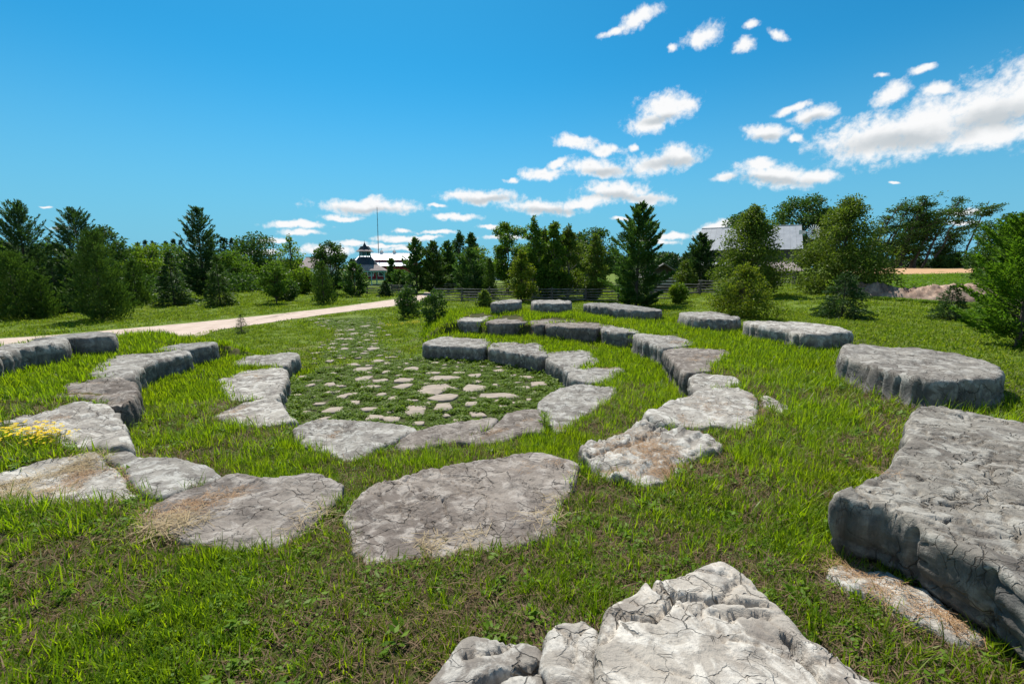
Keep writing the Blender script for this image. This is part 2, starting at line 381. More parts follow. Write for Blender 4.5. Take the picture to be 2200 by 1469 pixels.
# ------------------------------------------------------------------ the stones, outlined on their tops
# key: (photo outline of the top, height of the top, height of the foot, tint, options, label)
IN, MI, OU = 'slabs of the inner ring', 'slabs of the middle ring', 'blocks of the outer ring'
WH, GR, BR, DK = (.98, .96, .935), (.80, .79, .775), (.62, .565, .535), (.62, .62, .62)
STONES = [
 # inner ring
 (IN, [(488,787),(504,775),(535,764),(593,758),(634,756),(640,764),(618,775),(615,788),(567,785)], .46, -.1, GR, {}, 'low grey slab with a broken end at the left tip of the inner ring'),
 (IN, [(465,820),(491,807),(545,791),(596,789),(613,792),(613,814),(599,839),(596,855),(577,850),(551,855),(504,861),(488,845)], .46, -.1, WH, {}, 'pale slab with an orange stained hollow, second from the inner left tip'),
 (IN, [(462,888),(504,871),(545,861),(580,854),(599,862),(609,884),(618,893),(634,900),(625,903),(567,914),(513,911),(472,900)], .46, -.1, WH, {}, 'whitish wedge shaped slab left of the paving, third from the inner left tip'),
 (IN, [(631,915),(663,900),(704,894),(736,900),(790,906),(841,907),(905,919),(870,935),(841,950),(800,966),(777,982),(745,987),(704,973),(669,960),(637,950)], .47, -.1, GR, dict(crack=1.5), 'heavily cracked triangular slab pointing at the viewer at the near edge of the paving'),
 (IN, [(847,957),(866,935),(917,917),(981,906),(1045,895),(1076,898),(1057,915),(1032,928),(997,941),(949,950),(879,968)], .46, -.1, BR, dict(crack=.2), 'long smooth brown grey slab between the cracked triangular slab and a dark split'),
 (IN, [(973,951),(995,941),(1027,932),(1075,902),(1091,887),(1135,875),(1158,881),(1172,906),(1168,929),(1123,933),(1078,948),(1021,952)], .47, -.1, BR, dict(crack=.4), 'smooth grey brown slab with a tall weed growing at its right end'),
 (IN, [(1153,865),(1170,849),(1212,830),(1250,825),(1307,828),(1328,836),(1314,855),(1269,884),(1237,906),(1205,935),(1183,919),(1174,900),(1157,878)], .46, -.1, GR, dict(crack=1.0), 'leaf shaped slab with long curved cracks at the right edge of the paving'),
 (IN, [(1225,798),(1244,789),(1275,786),(1314,789),(1345,793),(1320,805),(1310,817),(1266,822),(1228,814)], .46, -.1, GR, {}, 'small rounded pale slab right of the paving, above the leaf shaped slab'),
 (IN, [(1174,760),(1186,755),(1266,752),(1275,763),(1291,782),(1247,785),(1225,801),(1205,785),(1177,773)], .46, -.1, GR, {}, 'flat grey slab with a dark front at the right bend of the inner ring'),
 (IN, [(1046,746),(1065,738),(1123,736),(1172,742),(1174,757),(1173,769),(1123,760),(1078,752)], .47, -.1, GR, dict(relief=1.6), 'knobbly topped slab with a dark front, second from the far tip of the inner ring'),
 (IN, [(905,739),(925,730),(948,723),(1011,725),(1056,728),(1045,747),(995,744),(932,741)], .47, -.1, GR, {}, 'long flat slab with a shaded front at the far tip of the inner ring'),
 # middle ring
 (MI, [(318,753),(340,746),(410,735),(458,734),(466,738),(442,743),(407,748),(382,753)], .92, .2, DK, {}, 'dark narrow slab at the far left end of the middle ring'),
 (MI, [(191,809),(207,785),(235,766),(286,758),(344,757),(382,753),(406,755),(404,759),(360,766),(318,779),(283,801),(277,811),(235,812)], .92, .2, GR, dict(fiss=1.6), 'long grey slab with a deeply ribbed front in the left part of the middle ring'),
 (MI, [(108,851),(130,835),(159,820),(220,812),(277,816),(287,827),(289,842),(275,857),(250,868),(223,863),(191,855)], .92, .2, BR, dict(relief=1.8, crack=1.4), 'dark rough slab with a blocky corner, below the ribbed long slab at the left'),
 (MI, [(-40,915),(0,908),(48,889),(105,886),(134,875),(178,868),(232,865),(243,887),(255,890),(267,919),(277,945),(278,960),(261,962),(239,964),(191,967),(143,960),(111,941),(64,935),(0,938),(-40,940)], .92, .2, WH, dict(relief=1.8), 'broad whitish wavy slab with yellow flowers along its near edge'),
 (MI, [(-70,1032),(0,1015),(73,995),(143,976),(204,972),(215,978),(231,998),(266,1017),(275,1042),(288,1055),(303,1064),(280,1072),(220,1078),(160,1075),(95,1081),(0,1088),(-70,1094)], .93, .2, WH, dict(relief=.8, crack=.4), 'pale straw strewn slab at the left edge, in front of the yellow flowers'),
 (MI, [(221,973),(245,965),(274,962),(305,981),(356,983),(398,986),(436,989),(461,999),(477,1018),(452,1030),(414,1040),(379,1059),(340,1070),(312,1063),(298,1051),(283,1036),(275,1012),(240,994)], .93, .2, GR, dict(crack=.5), 'hooked grey slab with a rounded nose, beside a dark gap in the stone'),
 (MI, [(301,1098),(364,1064),(426,1041),(472,1021),(523,1017),(563,1024),(605,1024),(665,1015),(699,1021),(722,1035),(739,1038),(733,1052),(705,1092),(676,1126),(625,1160),(591,1183),(489,1186),(409,1166),(364,1149),(312,1132)], .94, .2, (.66, .61, .585), dict(crack=.35, groove=[([(563,1024),(520,1045),(440,1085),(380,1110)], .02, .02)]), 'smooth grey brown slab with a band of orange needles across its left half'),
 (MI, [(744,1092),(784,1052),(852,1027),(966,1001),(1051,981),(1136,973),(1193,976),(1239,993),(1247,1007),(1227,1052),(1199,1098),(1199,1126),(1182,1160),(1080,1177),(966,1194),(875,1200),(790,1217),(761,1194),(756,1160),(744,1120)], .96, .2, (.68, .62, .59), dict(crack=.9), 'large near oval slab with tan worn patches and cracked corners in the centre foreground'),
 (MI, [(1249,959),(1260,951),(1304,937),(1336,926),(1353,913),(1377,908),(1405,918),(1445,932),(1486,935),(1544,940),(1552,956),(1538,970),(1473,986),(1467,1011),(1407,1041),(1353,1030),(1293,1014),(1268,992),(1255,984)], .97, .2, WH, dict(relief=2.2, crack=1.6, groove=[([(1408,922),(1365,948),(1290,978),(1262,985)], .05, .03)]), 'lumpy pale slab full of brown needles, right of the large oval slab'),
 (MI, [(1385,885),(1407,875),(1445,858),(1486,845),(1522,834),(1582,827),(1612,839),(1625,853),(1629,869),(1625,913),(1598,918),(1541,913),(1500,911),(1456,913),(1418,905),(1390,893)], .97, .2, WH, dict(crack=.4), 'smooth white edged slab shaped like a fan, right of the middle of the view'),
 (MI, [(1633,853),(1647,850),(1680,866),(1704,887),(1685,890),(1664,883),(1642,869)], .92, .4, WH, {}, 'small pale wedge of stone in the grass right of the fan shaped slab'),
 (MI, [(1485,806),(1512,801),(1549,806),(1582,812),(1595,825),(1563,827),(1527,834),(1505,839),(1489,830)], .96, .2, WH, {}, 'bright white block with a notched front behind the fan shaped slab'),
 (MI, [(1425,749),(1473,747),(1552,750),(1571,758),(1555,773),(1524,795),(1491,803),(1473,801),(1454,779),(1438,763)], .94, .2, BR, dict(fiss=1.4), 'dark brown ribbed slab with needles on top at the bend of the middle ring'),
 (MI, [(1360,717),(1387,715),(1441,720),(1489,731),(1489,739),(1454,745),(1425,747),(1409,738),(1374,728)], .95, .2, GR, dict(fiss=1.4), 'blue grey slab with a broken blocky front, next above the dark brown slab'),
 (MI, [(1301,697),(1345,703),(1377,712),(1358,717),(1314,712),(1290,706)], .93, .2, GR, {}, 'small grey slab strewn with reddish needles on the right arc of the middle ring'),
 (MI, [(1169,698),(1186,692),(1282,692),(1304,697),(1290,706),(1250,704),(1205,701)], .93, .2, BR, {}, 'long brown topped slab in the far arc, just below the longest outer block'),
 (MI, [(1136,688),(1186,684),(1240,687),(1250,691),(1184,692),(1167,698),(1148,696)], .93, .2, BR, {}, 'reddish flat slab third from the far tip of the middle ring'),
 (MI, [(1045,690),(1078,680),(1116,679),(1129,684),(1134,692),(1091,695),(1050,693)], .93, .2, BR, {}, 'dark lens shaped slab second from the far tip of the middle ring'),
 (MI, [(983,684),(1008,677),(1040,676),(1072,682),(1043,688),(1021,690),(986,688)], .93, .2, WH, {}, 'pale slab with a grass tuft on top, far tip of the middle ring'),
 # outer ring
 (OU, [(-60,763),(0,743),(38,738),(80,729),(127,726),(143,728),(140,733),(92,741),(48,747),(0,757),(-60,776)], 1.36, .7, GR, dict(fiss=1.6), 'outer block with a ribbed shaded face at the left edge of the view'),
 (OU, [(69,731),(102,722),(142,717),(193,713),(237,712),(244,717),(238,721),(200,724),(150,727)], 1.34, .6, DK, {}, 'long low block with a black shaded face beside the gravel path'),
 (OU, [(1057,649),(1076,645),(1112,643),(1120,644),(1115,649),(1085,651),(1058,652)], 1.42, .6, GR, {}, 'smallest far block of the outer ring, nearest the gravel path'),
 (OU, [(1141,648),(1153,643),(1193,643),(1226,646),(1225,651),(1193,653),(1153,652)], 1.40, .6, GR, {}, 'rounded far block between the smallest one and the longest one'),
 (OU, [(1250,653),(1270,650),(1305,651),(1356,655),(1420,663),(1418,669),(1343,664),(1280,658)], 1.37, .6, DK, {}, 'longest far block of the outer ring, in front of the big dark pine'),
 (OU, [(1459,673),(1470,670),(1528,668),(1586,680),(1586,684),(1562,687),(1491,682)], 1.36, .6, GR, dict(fiss=1.4), 'knobbly low block in front of the yellow green bush'),
 (OU, [(1598,690),(1614,687),(1733,692),(1791,699),(1828,709),(1825,713),(1757,717),(1719,714),(1689,706),(1655,702),(1620,697)], 1.38, .6, WH, dict(fiss=2.0), 'blue grey block with deep upright fissures in its face, left of the pie shaped block'),
 (OU, [(1809,750),(1820,739),(1857,738),(1962,747),(2066,760),(2135,779),(2148,797),(2145,809),(2077,815),(2014,815),(1983,810),(1925,796),(1873,781),(1813,763)], 1.40, .6, (.70, .68, .66), dict(fiss=1.2, foot=.14), 'large pie shaped block with a rounded end and a layered dark foot at the right'),
 (OU, [(1951,902),(1962,881),(1983,874),(2066,878),(2200,904),(2420,960),(2700,1100),(2700,1560),(2420,1400),(2200,1250),(2171,1229),(2093,1187),(2014,1145),(1962,1114),(1899,1087),(1883,1085),(1801,1064),(1799,1058),(1828,1046),(1873,1027),(1909,1009),(1930,985),(1935,970),(1951,957)], 1.42, .7, (.66, .64, .61), dict(crack=2.0, foot=-.16, relief=.7, rad=.6), 'huge flat cracked slab jutting in from the right edge, its shaded side overhanging'),
 (OU, [(1779,1229),(1805,1210),(1836,1213),(1883,1229),(1962,1265),(2035,1302),(2066,1333),(2129,1365),(2135,1386),(2082,1381),(2025,1365),(1951,1323),(1894,1291),(1820,1265)], 1.03, .8, WH, dict(relief=1.4), 'low ledge of pale rock littered with needles below the huge overhanging slab'),
 (OU, [(1303,1317),(1315,1293),(1377,1265),(1389,1245),(1420,1238),(1449,1236),(1487,1222),(1540,1197),(1568,1202),(1602,1231),(1649,1279),(1673,1293),(1702,1322),(1731,1365),(1769,1379),(1807,1403),(1855,1446),(1912,1469),(1960,1500),(2010,1600),(1800,1720),(1400,1740),(1292,1640),(1282,1520),(1284,1469),(1289,1408),(1296,1341)], 1.36, .75, (1.08, 1.035, .99), dict(crack=1.0, relief=.32,
     groove=[([(1395,1238),(1410,1262),(1455,1278),(1520,1288),(1580,1290),(1650,1296)], .055, .018), ([(1330,1320),(1360,1327),(1400,1334),(1425,1318),(1445,1290),(1450,1275)], .045, .014),
             ([(1535,1318),(1565,1330),(1580,1315),(1650,1318)], .035, .016), ([(1690,1370),(1730,1410),(1775,1469),(1800,1520)], .10, .022), ([(1300,1380),(1318,1350),(1330,1330)], .03, .01),
             ([(1455,1278),(1500,1330),(1560,1380),(1600,1450),(1620,1500)], .012, .009), ([(1350,1400),(1400,1440),(1480,1450),(1540,1500)], .012, .008)]), 'big pale boulder covered in fine cracks at the bottom edge of the view'),
 (OU, [(1165,1389),(1182,1350),(1215,1334),(1248,1334),(1277,1346),(1292,1360),(1280,1403),(1270,1469),(1262,1560),(1200,1560),(1186,1469),(1167,1436)], 1.30, .75, (.98, .945, .91), dict(crack=.7, relief=.5, groove=[([(1185,1350),(1230,1372),(1240,1400),(1225,1440)], .02, .008), ([(1240,1372),(1260,1340)], .015, .006)]), 'egg shaped pale stone wedged left of the big cracked boulder'),
 (OU, [(880,1520),(914,1469),(972,1403),(995,1374),(1019,1369),(1062,1372),(1091,1379),(1129,1370),(1153,1374),(1162,1417),(1164,1469),(1175,1560),(1000,1640)], 1.28, .75, (.86, .83, .80), dict(crack=.7, relief=.7, groove=[([(1000,1412),(1050,1405),(1095,1382)], .04, .012), ([(1030,1469),(1090,1450),(1160,1432)], .09, .02)]), 'pale rounded rock in the bottom foreground, left of the egg shaped stone'),
]
for i, s in enumerate(STONES):
    STONES[i] = s + (np.array([on_z(px, py, s[2]) for px, py in s[1]]),)

# ------------------------------------------------------------------ the lie of the land
CX, CY = -1.9, 10.1
def inner_edge(group, lo):
    """distance of the ring's inner face from the bowl's centre, per angle"""
    A = np.linspace(-180, 180, 73); rr = np.full(73, np.nan)
    for s in STONES:
        if s[0] != group or s[5].get('skip'): continue
        P = s[7]; n = 24
        Q = np.concatenate([P + (np.roll(P, -1, 0) - P) * k / n for k in range(n)])
        a = np.degrees(np.arctan2(Q[:, 1] - CY, Q[:, 0] - CX)); r = np.hypot(Q[:, 0] - CX, Q[:, 1] - CY)
        for i, b in enumerate(A):
            k = np.abs((a - b + 180) % 360 - 180) < 2.6
            if k.any():
                v = r[k].min()
                if v > lo: rr[i] = v if np.isnan(rr[i]) else min(rr[i], v)
    g = ~np.isnan(rr); rr = np.interp(A, A[g], rr[g], period=360)
    return A, rr
R1 = inner_edge(IN, 2.5); R2 = inner_edge(MI, 4.2)
def polar(x, y):
    return np.hypot(x - CX, y - CY), np.degrees(np.arctan2(y - CY, x - CX))
def bowl_mask(a):
    """1 where the terraces stand, 0 in the gap where the paving runs out to the path"""
    d = (a - 121 + 180) % 360 - 180
    return np.where(d > 0, sst(22, 46, d), sst(13, 30, -d))
def height(x, y):
    x = np.asarray(x, float); y = np.asarray(y, float)
    r, a = polar(x, y)
    r1 = np.interp(a, *R1); r2 = np.interp(a, *R2); m = bowl_mask(a)
    h = .40 * sst(r1 + .12, r1 + .34, r) + .07 * np.clip((r - r1 - .4) / (r2 - r1 - .4), 0, 1)
    h = h + .40 * sst(r2 + .12, r2 + .34, r) + .13 * np.clip((r - r2 - .4) / (8.3 - r2 - .4), 0, 1)
    rise = sst(R(14), R(34), np.arctan2(x, np.maximum(y, .01)))
    D = np.hypot(x, y)
    base = rise * np.interp(D, [0, 11, 16, 24, 34, 60, 110, 170, 400, 3000], [.8, .8, .74, .8, 1.15, 1.75, 2.6, 2.95, 3.0, 0])
    out = sst(9.4, 19.5 - 7.0 * sst(118, 150, np.where(a < -90, a + 360, a)), r)
    h = m * (h * (1 - out) + base * out) + (1 - m) * base * out
    h = h + .025 * fbm(x * .55, y * .55, 3, 3) * sst(1, 4, r) + .10 * fbm(x * .05, y * .05, 8, 2) * sst(16, 60, D)
    return h
def H(x, y): return float(height(x, y))
def ground(px, py, far=400):
    d = ray(px, py); t = np.geomspace(1, far, 900)
    z = CAMZ + d.z * t - height(d.x * t, d.y * t)
    k = np.argmax(z < 0) if (z < 0).any() else len(t) - 1
    k = max(k, 1); f = z[k - 1] / (z[k - 1] - z[k] + 1e-9); tt = t[k - 1] + (t[k] - t[k - 1]) * min(max(f, 0), 1)
    return d.x * tt, d.y * tt
def at_depth(px, py, Y):
    d = ray(px, py); t = Y / d.y
    return d.x * t, CAMZ + d.z * t

# ---- regions in plan
path_far = [(-70,734),(0,728),(120,720),(254,708),(400,695),(560,679),(703,663),(800,650),(851,643),(880,639),(908,633),(912,628)]
path_near = [(940,628),(938,637),(905,647),(851,658),(800,663),(703,675),(560,696),(400,717),(254,728),(120,735),(0,743),(-70,750)]
PATH = [ground(*p) for p in path_far] + [ground(*p) for p in path_near]
PATH_C = np.array([((np.array(ground(*a)) + np.array(ground(*b))) / 2) for a, b in zip(path_far, reversed(path_near))])
def path_ribbon():
    A = np.array([ground(*p) for p in path_far]); B = np.array([ground(*p) for p in reversed(path_near)])
    B = np.array([B[int(round(i * (len(B) - 1) / (len(A) - 1)))] for i in range(len(A))])
    return A, B
tongue = [ground(*p) for p in [(655,775),(690,745),(715,715),(690,700),(655,690),(700,680),(770,672),(825,680),(830,705),(815,735),(870,758),(905,768)]]
def in_bowl(x, y):
    r, a = polar(x, y); r1 = np.interp(a, *R1)
    return (r < r1 + .06) & ((bowl_mask(a) > .9) | (r < 3.9))
def in_paving(x, y): return in_bowl(x, y) | in_poly(tongue, x, y)
STONE_P = [s[7] for s in STONES]

# ------------------------------------------------------------------ ground sheet
def axis(lo, hi, step, far, far2):
    a = list(np.arange(lo, hi + step / 2, step)); g = step
    while a[-1] < far: g *= 1.14; a.append(a[-1] + g)
    g = step; b = []; v = lo
    while v > far2: g *= 1.14; v -= g; b.append(v)
    return np.array(b[::-1] + a)
xs = axis(-12.0, 13.0, .11, 3500, -3500); ys = axis(-.6, 20.0, .11, 3500, -600)
X, Y = np.meshgrid(xs, ys); Z = height(X, Y)
nx, ny = len(xs), len(ys)
idx = np.arange(nx * ny).reshape(ny, nx)
quads = np.stack([idx[:-1, :-1], idx[:-1, 1:], idx[1:, 1:], idx[1:, :-1]], -1).reshape(-1, 4)
def ground_material():
    m, t, out = mat('ground_turf')
    g = t.add('ShaderNodeNewGeometry'); pos = g.outputs['Position']
    at = t.add('ShaderNodeAttribute', attribute_name='soil'); soil = at.outputs['Fac']
    at2 = t.add('ShaderNodeAttribute', attribute_name='mown'); mown = at2.outputs['Fac']
    a = t.noise(pos, .25, 5, .6, .5); b = t.noise(pos, 2.2, 6, .65, .5); c = t.noise(t.vmath('MULTIPLY', pos, (1, .45, 1)), 24, 5, .7)
    gr = t.mix(t.ramp(b, .35, .65), (.085, .135, .014), (.130, .185, .020))
    gr = t.mix(t.math('MULTIPLY', t.ramp(a, .42, .62), .55), gr, (.135, .165, .035))
    gr = t.mix(t.math('MULTIPLY', t.ramp(c, .45, .7), .5), gr, (.035, .055, .012))
    under = t.mix(t.ramp(c, .4, .62), (.055, .042, .020), (.045, .062, .014))
    col = t.mix(mown, under, gr)
    so = t.mix(t.ramp(c, .4, .6), (.19, .135, .095), (.10, .07, .05))
    col = t.mix(soil, col, so)
    principled(t, out, col, .95, t.math('ADD', c, b), .6, .03, .1)
    return m
M['ground'] = ground_material()
me = mesh('ground', np.stack([X.ravel(), Y.ravel(), Z.ravel()], 1), quads, M['ground'], smooth=True)
xf, yf = X.ravel(), Y.ravel(); rf, af = polar(xf, yf)
mown = sst(9.6, 12.5, rf) * 1.0
mown = np.maximum(mown, 1 - bowl_mask(af) * sst(3, 5, rf)) * (rf > 4)
soil = np.where(rf < 9.5, .55 * sst(.12, .35, fbm(xf * .8, yf * .8, 21, 3)), 0) + .0
for nm, arr in (('soil', soil), ('mown', mown)):
    at = me.attributes.new(nm, 'FLOAT', 'POINT'); at.data.foreach_set('value', arr.astype(np.float32))
tag(ob('ground', me), kind='structure')

def sheet(name, polyA, polyB, mt, lift=.004, sub=(40, 6), kind='structure', bump=0.0, wob=0.0):
    """a strip between two lines, laid on the ground"""
    A, B = np.array(polyA), np.array(polyB)
    def res(P, n):
        s = np.concatenate([[0], np.cumsum(np.hypot(*np.diff(P, axis=0).T))]); q = np.linspace(0, s[-1], n)
        return np.stack([np.interp(q, s, P[:, 0]), np.interp(q, s, P[:, 1])], 1)
    n, k = sub; A, B = res(A, n), res(B, n)
    if wob:
        q = np.arange(n)
        A += wob * np.stack([vnoise(q * .7, q * 0, 4), vnoise(q * .7, q * 0 + 9, 5)], 1); B += wob * np.stack([vnoise(q * .9, q * 0, 6), vnoise(q * .8, q * 0 + 9, 7)], 1)
    P = np.stack([A + (B - A) * j / k for j in range(k + 1)], 1).reshape(-1, 2)
    z = height(P[:, 0], P[:, 1]) + lift
    if bump: z = z + bump * fbm(P[:, 0] * 2, P[:, 1] * 2, 5, 3)
    ii = np.arange(n * (k + 1)).reshape(n, k + 1)
    q = np.stack([ii[:-1, :-1], ii[:-1, 1:], ii[1:, 1:], ii[1:, :-1]], -1).reshape(-1, 4)
    return tag(ob(name, mesh(name, np.column_stack([P, z]), q, mt, smooth=True)), kind=kind)
def gravel_mat(name, c1, c2, sc=60):
    m, t, out = mat(name); pos = t.add('ShaderNodeNewGeometry').outputs['Position']
    n = t.noise(pos, 1.2, 5, .6); f = t.noise(pos, sc, 4, .7)
    col = t.mix(t.ramp(n, .35, .65), c1, c2); col = t.mix(t.math('MULTIPLY', t.ramp(f, .5, .7), .5), col, tuple(.5 * c for c in c1))
    principled(t, out, col, .95, f, .5, .02, .15); return m
M['gravel'] = gravel_mat('gravel', (.43, .335, .275), (.52, .42, .35))
pa, pb = path_ribbon()
sheet('gravel_path', pa, pb, M['gravel'], .012, (260, 14), wob=.10)
M['field'] = gravel_mat('dry_field', (.42, .25, .13), (.50, .31, .17), 3)

# ------------------------------------------------------------------ stones
def smooth_closed(P, it=1):
    for _ in range(it):
        Q = np.empty((2 * len(P), 2)); N = np.roll(P, -1, 0)
        Q[0::2] = P * .75 + N * .25; Q[1::2] = P * .25 + N * .75; P = Q
    return P
def resample(P, s):
    N = np.vstack([P, P[:1]]); L = np.concatenate([[0], np.cumsum(np.hypot(*np.diff(N, axis=0).T))])
    n = max(24, int(L[-1] / s)); q = np.linspace(0, L[-1], n, endpoint=False)
    return np.stack([np.interp(q, L, N[:, 0]), np.interp(q, L, N[:, 1])], 1), q, L[-1]
def area(P): return .5 * np.sum(P[:, 0] * np.roll(P[:, 1], -1) - np.roll(P[:, 0], -1) * P[:, 1])

def build_stone(k, s):
    group, pix, zt, zb, tint, op, label, P0 = s
    P = np.array(P0)
    if area(P) < 0: P = P[::-1]
    c = P.mean(0); dist = max(1.2, np.hypot(P[:, 0], P[:, 1]).min())
    ar = abs(area(P)); sp = max(.0135, min(.07, dist * .0050)); sp = max(sp, math.sqrt(ar / 16000))
    P = smooth_closed(P, 1)
    E, q, L = resample(P, sp * 1.0)
    nE = len(E); T = np.roll(E, -1, 0) - np.roll(E, 1, 0); T /= np.maximum(np.hypot(*T.T), 1e-6)[:, None]
    Nn = np.stack([T[:, 1], -T[:, 0]], 1)
    E = E + Nn * (.035 if dist > 6.5 else .012)
    E = E + Nn * (.022 * fbm(E[:, 0] * 3.5, E[:, 1] * 3.5, k * 7, 3) * min(2, 1 + dist / 8))[:, None]
    x0, y0 = E.min(0); x1, y1 = E.max(0)
    gx, gy = np.meshgrid(np.arange(x0, x1, sp), np.arange(y0, y1, sp))
    gx = gx.ravel() + rng.uniform(-.3, .3, gx.size) * sp; gy = gy.ravel() + rng.uniform(-.3, .3, gy.size) * sp
    ok = in_poly(E, gx, gy); gx, gy = gx[ok], gy[ok]
    d = edge_dist(E, gx, gy); ok = d > sp * .6; gx, gy, d = gx[ok], gy[ok], d[ok]
    pts = [Vector((float(a), float(b))) for a, b in E] + [Vector((float(a), float(b))) for a, b in zip(gx, gy)]
    vo, eo, fo, ov, oe, of = delaunay_2d_cdt(pts, [], [list(range(nE))], 1, 1e-7)
    VO = np.array([(v[0], v[1]) for v in vo]); nV = len(VO)
    FO = np.array([f for f in fo if len(f) == 3], np.int32)
    back = {}
    for i, o_ in enumerate(ov):
        for j in o_: back[j] = i
    bidx = np.array([back.get(i, -1) for i in range(nE)])
    x, y = VO[:, 0], VO[:, 1]; dd = edge_dist(E, x, y)
    rel = op.get('relief', 1.0); ck = op.get('crack', .8); sd = k * 31
    th = rng.uniform(0, 3.1); cth, sth = math.cos(th), math.sin(th)
    wx = x + .10 * fbm(x * 3, y * 3, sd, 3); wy = y + .10 * fbm(x * 3, y * 3, sd + 3, 3)
    ux, uy = wx * cth + wy * sth, -wx * sth + wy * cth
    # broad swell, stepped bedding plates, pits
    z = .020 * rel * fbm(x * 1.1, y * 1.1, sd + 5, 3)
    pl = fbm(ux * 1.3, uy * 2.6, sd + 9, 3) * 4.0
    z = z + .011 * rel * (np.floor(pl) + sst(.42, .58, pl - np.floor(pl)))
    z = z + .010 * rel * fbm(x * 6, y * 6, sd + 11, 4, .6)
    lump, _ = cells(ux * 3.2, uy * 5.5, sd + 13)
    z = z + .014 * rel * np.minimum(lump, .5) * (rel > 1.1)
    # cracks
    cm = sst(-.08, .18, fbm(x * .9, y * .9, sd + 15, 2))
    e1, _ = cells(ux * 2.1, uy * 3.4, sd + 17); e2, id2 = cells(ux * 6.0, uy * 9.5, sd + 19)
    w1, w2 = max(.05, 1.3 * sp * 2.5), max(.09, 1.3 * sp * 7)
    z = z - ck * .030 * (1 - sst(0, w1, e1)) * (.12 + .88 * cm) * (dist < 9)
    z = z - ck * .013 * (1 - sst(0, w2, e2)) * cm * (dist < 7) + ck * .004 * (id2 - .5) * (dist < 7)
    for line, dep, wd in op.get('groove', ()):
        G = [on_z(px, py, zt) for px, py in line]
        g = edge_dist(G, x + .008 * fbm(x * 14, y * 14, 2, 2), y + .008 * fbm(x * 14 + 5, y * 14, 3, 2), closed=False)
        z = z - dep * (1 - sst(wd * .35, wd * 1.25, g))
    rad = min(.040 if dist < 6 else .026, math.sqrt(ar) * .12) * (1.25 if tint[0] > 1.05 and dist < 4 else 1) * op.get('rad', 1)
    rr = rad * (1 + .6 * fbm(x * 2.3, y * 2.3, sd + 23, 2))
    u = np.clip(dd / rr, 0, 1); z = z - rr * .75 * (1 - np.sqrt(np.clip(1 - (1 - u) ** 2, 0, 1)))
    top = np.column_stack([x, y, zt + z])
    # the sides: rows of points down from the rim
    depth = zt - zb; rows = max(5, min(26, int(depth / (sp * 1.7))))
    fs = op.get('fiss', .8); foot = op.get('foot', .02)
    bw = .26 if dist > 3 else .34
    cell = (q / bw) + .5 * vnoise(q * 1.3, q * 0, sd); fr = np.abs(cell - np.floor(cell) - .5) * 2
    col_off = (_h(np.floor(cell), np.floor(cell) * 0, sd) - .5)
    bid = np.where(bidx < 0, 0, bidx)
    ring = [bid]; V = [top]; base_n = nV
    z_rim = top[bid, 2]
    for r_ in range(1, rows + 1):
        f = r_ / rows
        zz = z_rim + (zb - z_rim) * f
        offs = .020 * np.sin(min(1, f * 5) * math.pi / 2) + foot * sst(.25, .75, np.array(f)) * (1 + .7 * vnoise(q * .9, q * 0 + 3, sd))
        offs = offs + .022 * fbm(q * 2.6, zz * 5 + 7, sd + 31, 3) + .03 * fs * col_off * min(1, f * 4)
        offs = offs - fs * .045 * sst(.80, .98, fr) * (1 - .5 * f)
        lay = (zz + .03 * vnoise(q * .8, q * 0, sd + 2)) * 9.0; lf = lay - np.floor(lay)
        offs = offs + .045 * (_h(np.floor(lay), np.floor(lay) * 0 + k, 3) - .5) * min(1, f * 3) - .028 * sst(.80, 1, np.abs(lf - .5) * 2)
        pos = E + Nn * offs[:, None]
        V.append(np.column_stack([pos, zz])); ring.append(base_n + np.arange(nE)); base_n += nE
    V = np.vstack(V)
    Q = []
    for a, b in zip(ring[:-1], ring[1:]):
        Q.append(np.stack([a, b, np.roll(b, -1), np.roll(a, -1)], 1))
    Q = np.vstack(Q); V[:, :2] -= c; V[:, 2] -= zt
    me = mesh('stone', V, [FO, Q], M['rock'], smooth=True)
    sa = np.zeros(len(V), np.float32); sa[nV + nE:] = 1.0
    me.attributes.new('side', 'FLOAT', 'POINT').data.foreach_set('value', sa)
    me.polygons.foreach_set('use_smooth', np.concatenate([np.ones(len(FO)), np.ones(len(Q))]).astype(bool))
    nm = 'seating_stone'
    if 'boulder' in label or 'egg' in label or 'rounded rock' in label: nm = 'boulder'
    o = ob(nm, me, loc=(c[0], c[1], zt)); o.color = (*tint, 1)
    tag(o, label, 'boulder' if nm == 'boulder' else 'stone slab', group)
    return o
for k, s in enumerate(STONES): build_stone(k, s)

# ------------------------------------------------------------------ the stone paving
M['flag'] = simple('flagstone', (.33, .27, .215), (.225, .19, .152), 3, .9, .5, .01)
M['grit'] = gravel_mat('paving_grit', (.07, .065, .03), (.045, .055, .02), 40)
ang = np.linspace(0, 2 * np.pi, 97)[:-1]
q1 = np.interp(np.degrees((ang + np.pi) % (2 * np.pi) - np.pi), *R1) + .05
bx = [(CX + r * math.cos(a), CY + r * math.sin(a)) for r, a in zip(q1, ang)]
rows_ = [[(CX + (p[0] - CX) * k / 14, CY + (p[1] - CY) * k / 14) for p in bx] for k in range(15)]
PV = np.array(rows_).reshape(-1, 2); n_ = 96
PV3 = np.column_stack([PV, height(PV[:, 0], PV[:, 1]) * 0 + .0])
zz_ = height(PV[:, 0], PV[:, 1]); zz_ = np.where(zz_ > .12, .0, zz_); PV3[:, 2] = zz_ + .006
ii = np.arange(15 * n_).reshape(15, n_)
qd = np.stack([ii[:-1], np.roll(ii[:-1], -1, 1), np.roll(ii[1:], -1, 1), ii[1:]], -1).reshape(-1, 4)
paving = tag(ob('paving', mesh('paving', PV3, qd, M['grit'], smooth=True)), kind='structure')
def c6(x, y): return 440 + x / 3.143, 680 + y / 3.143
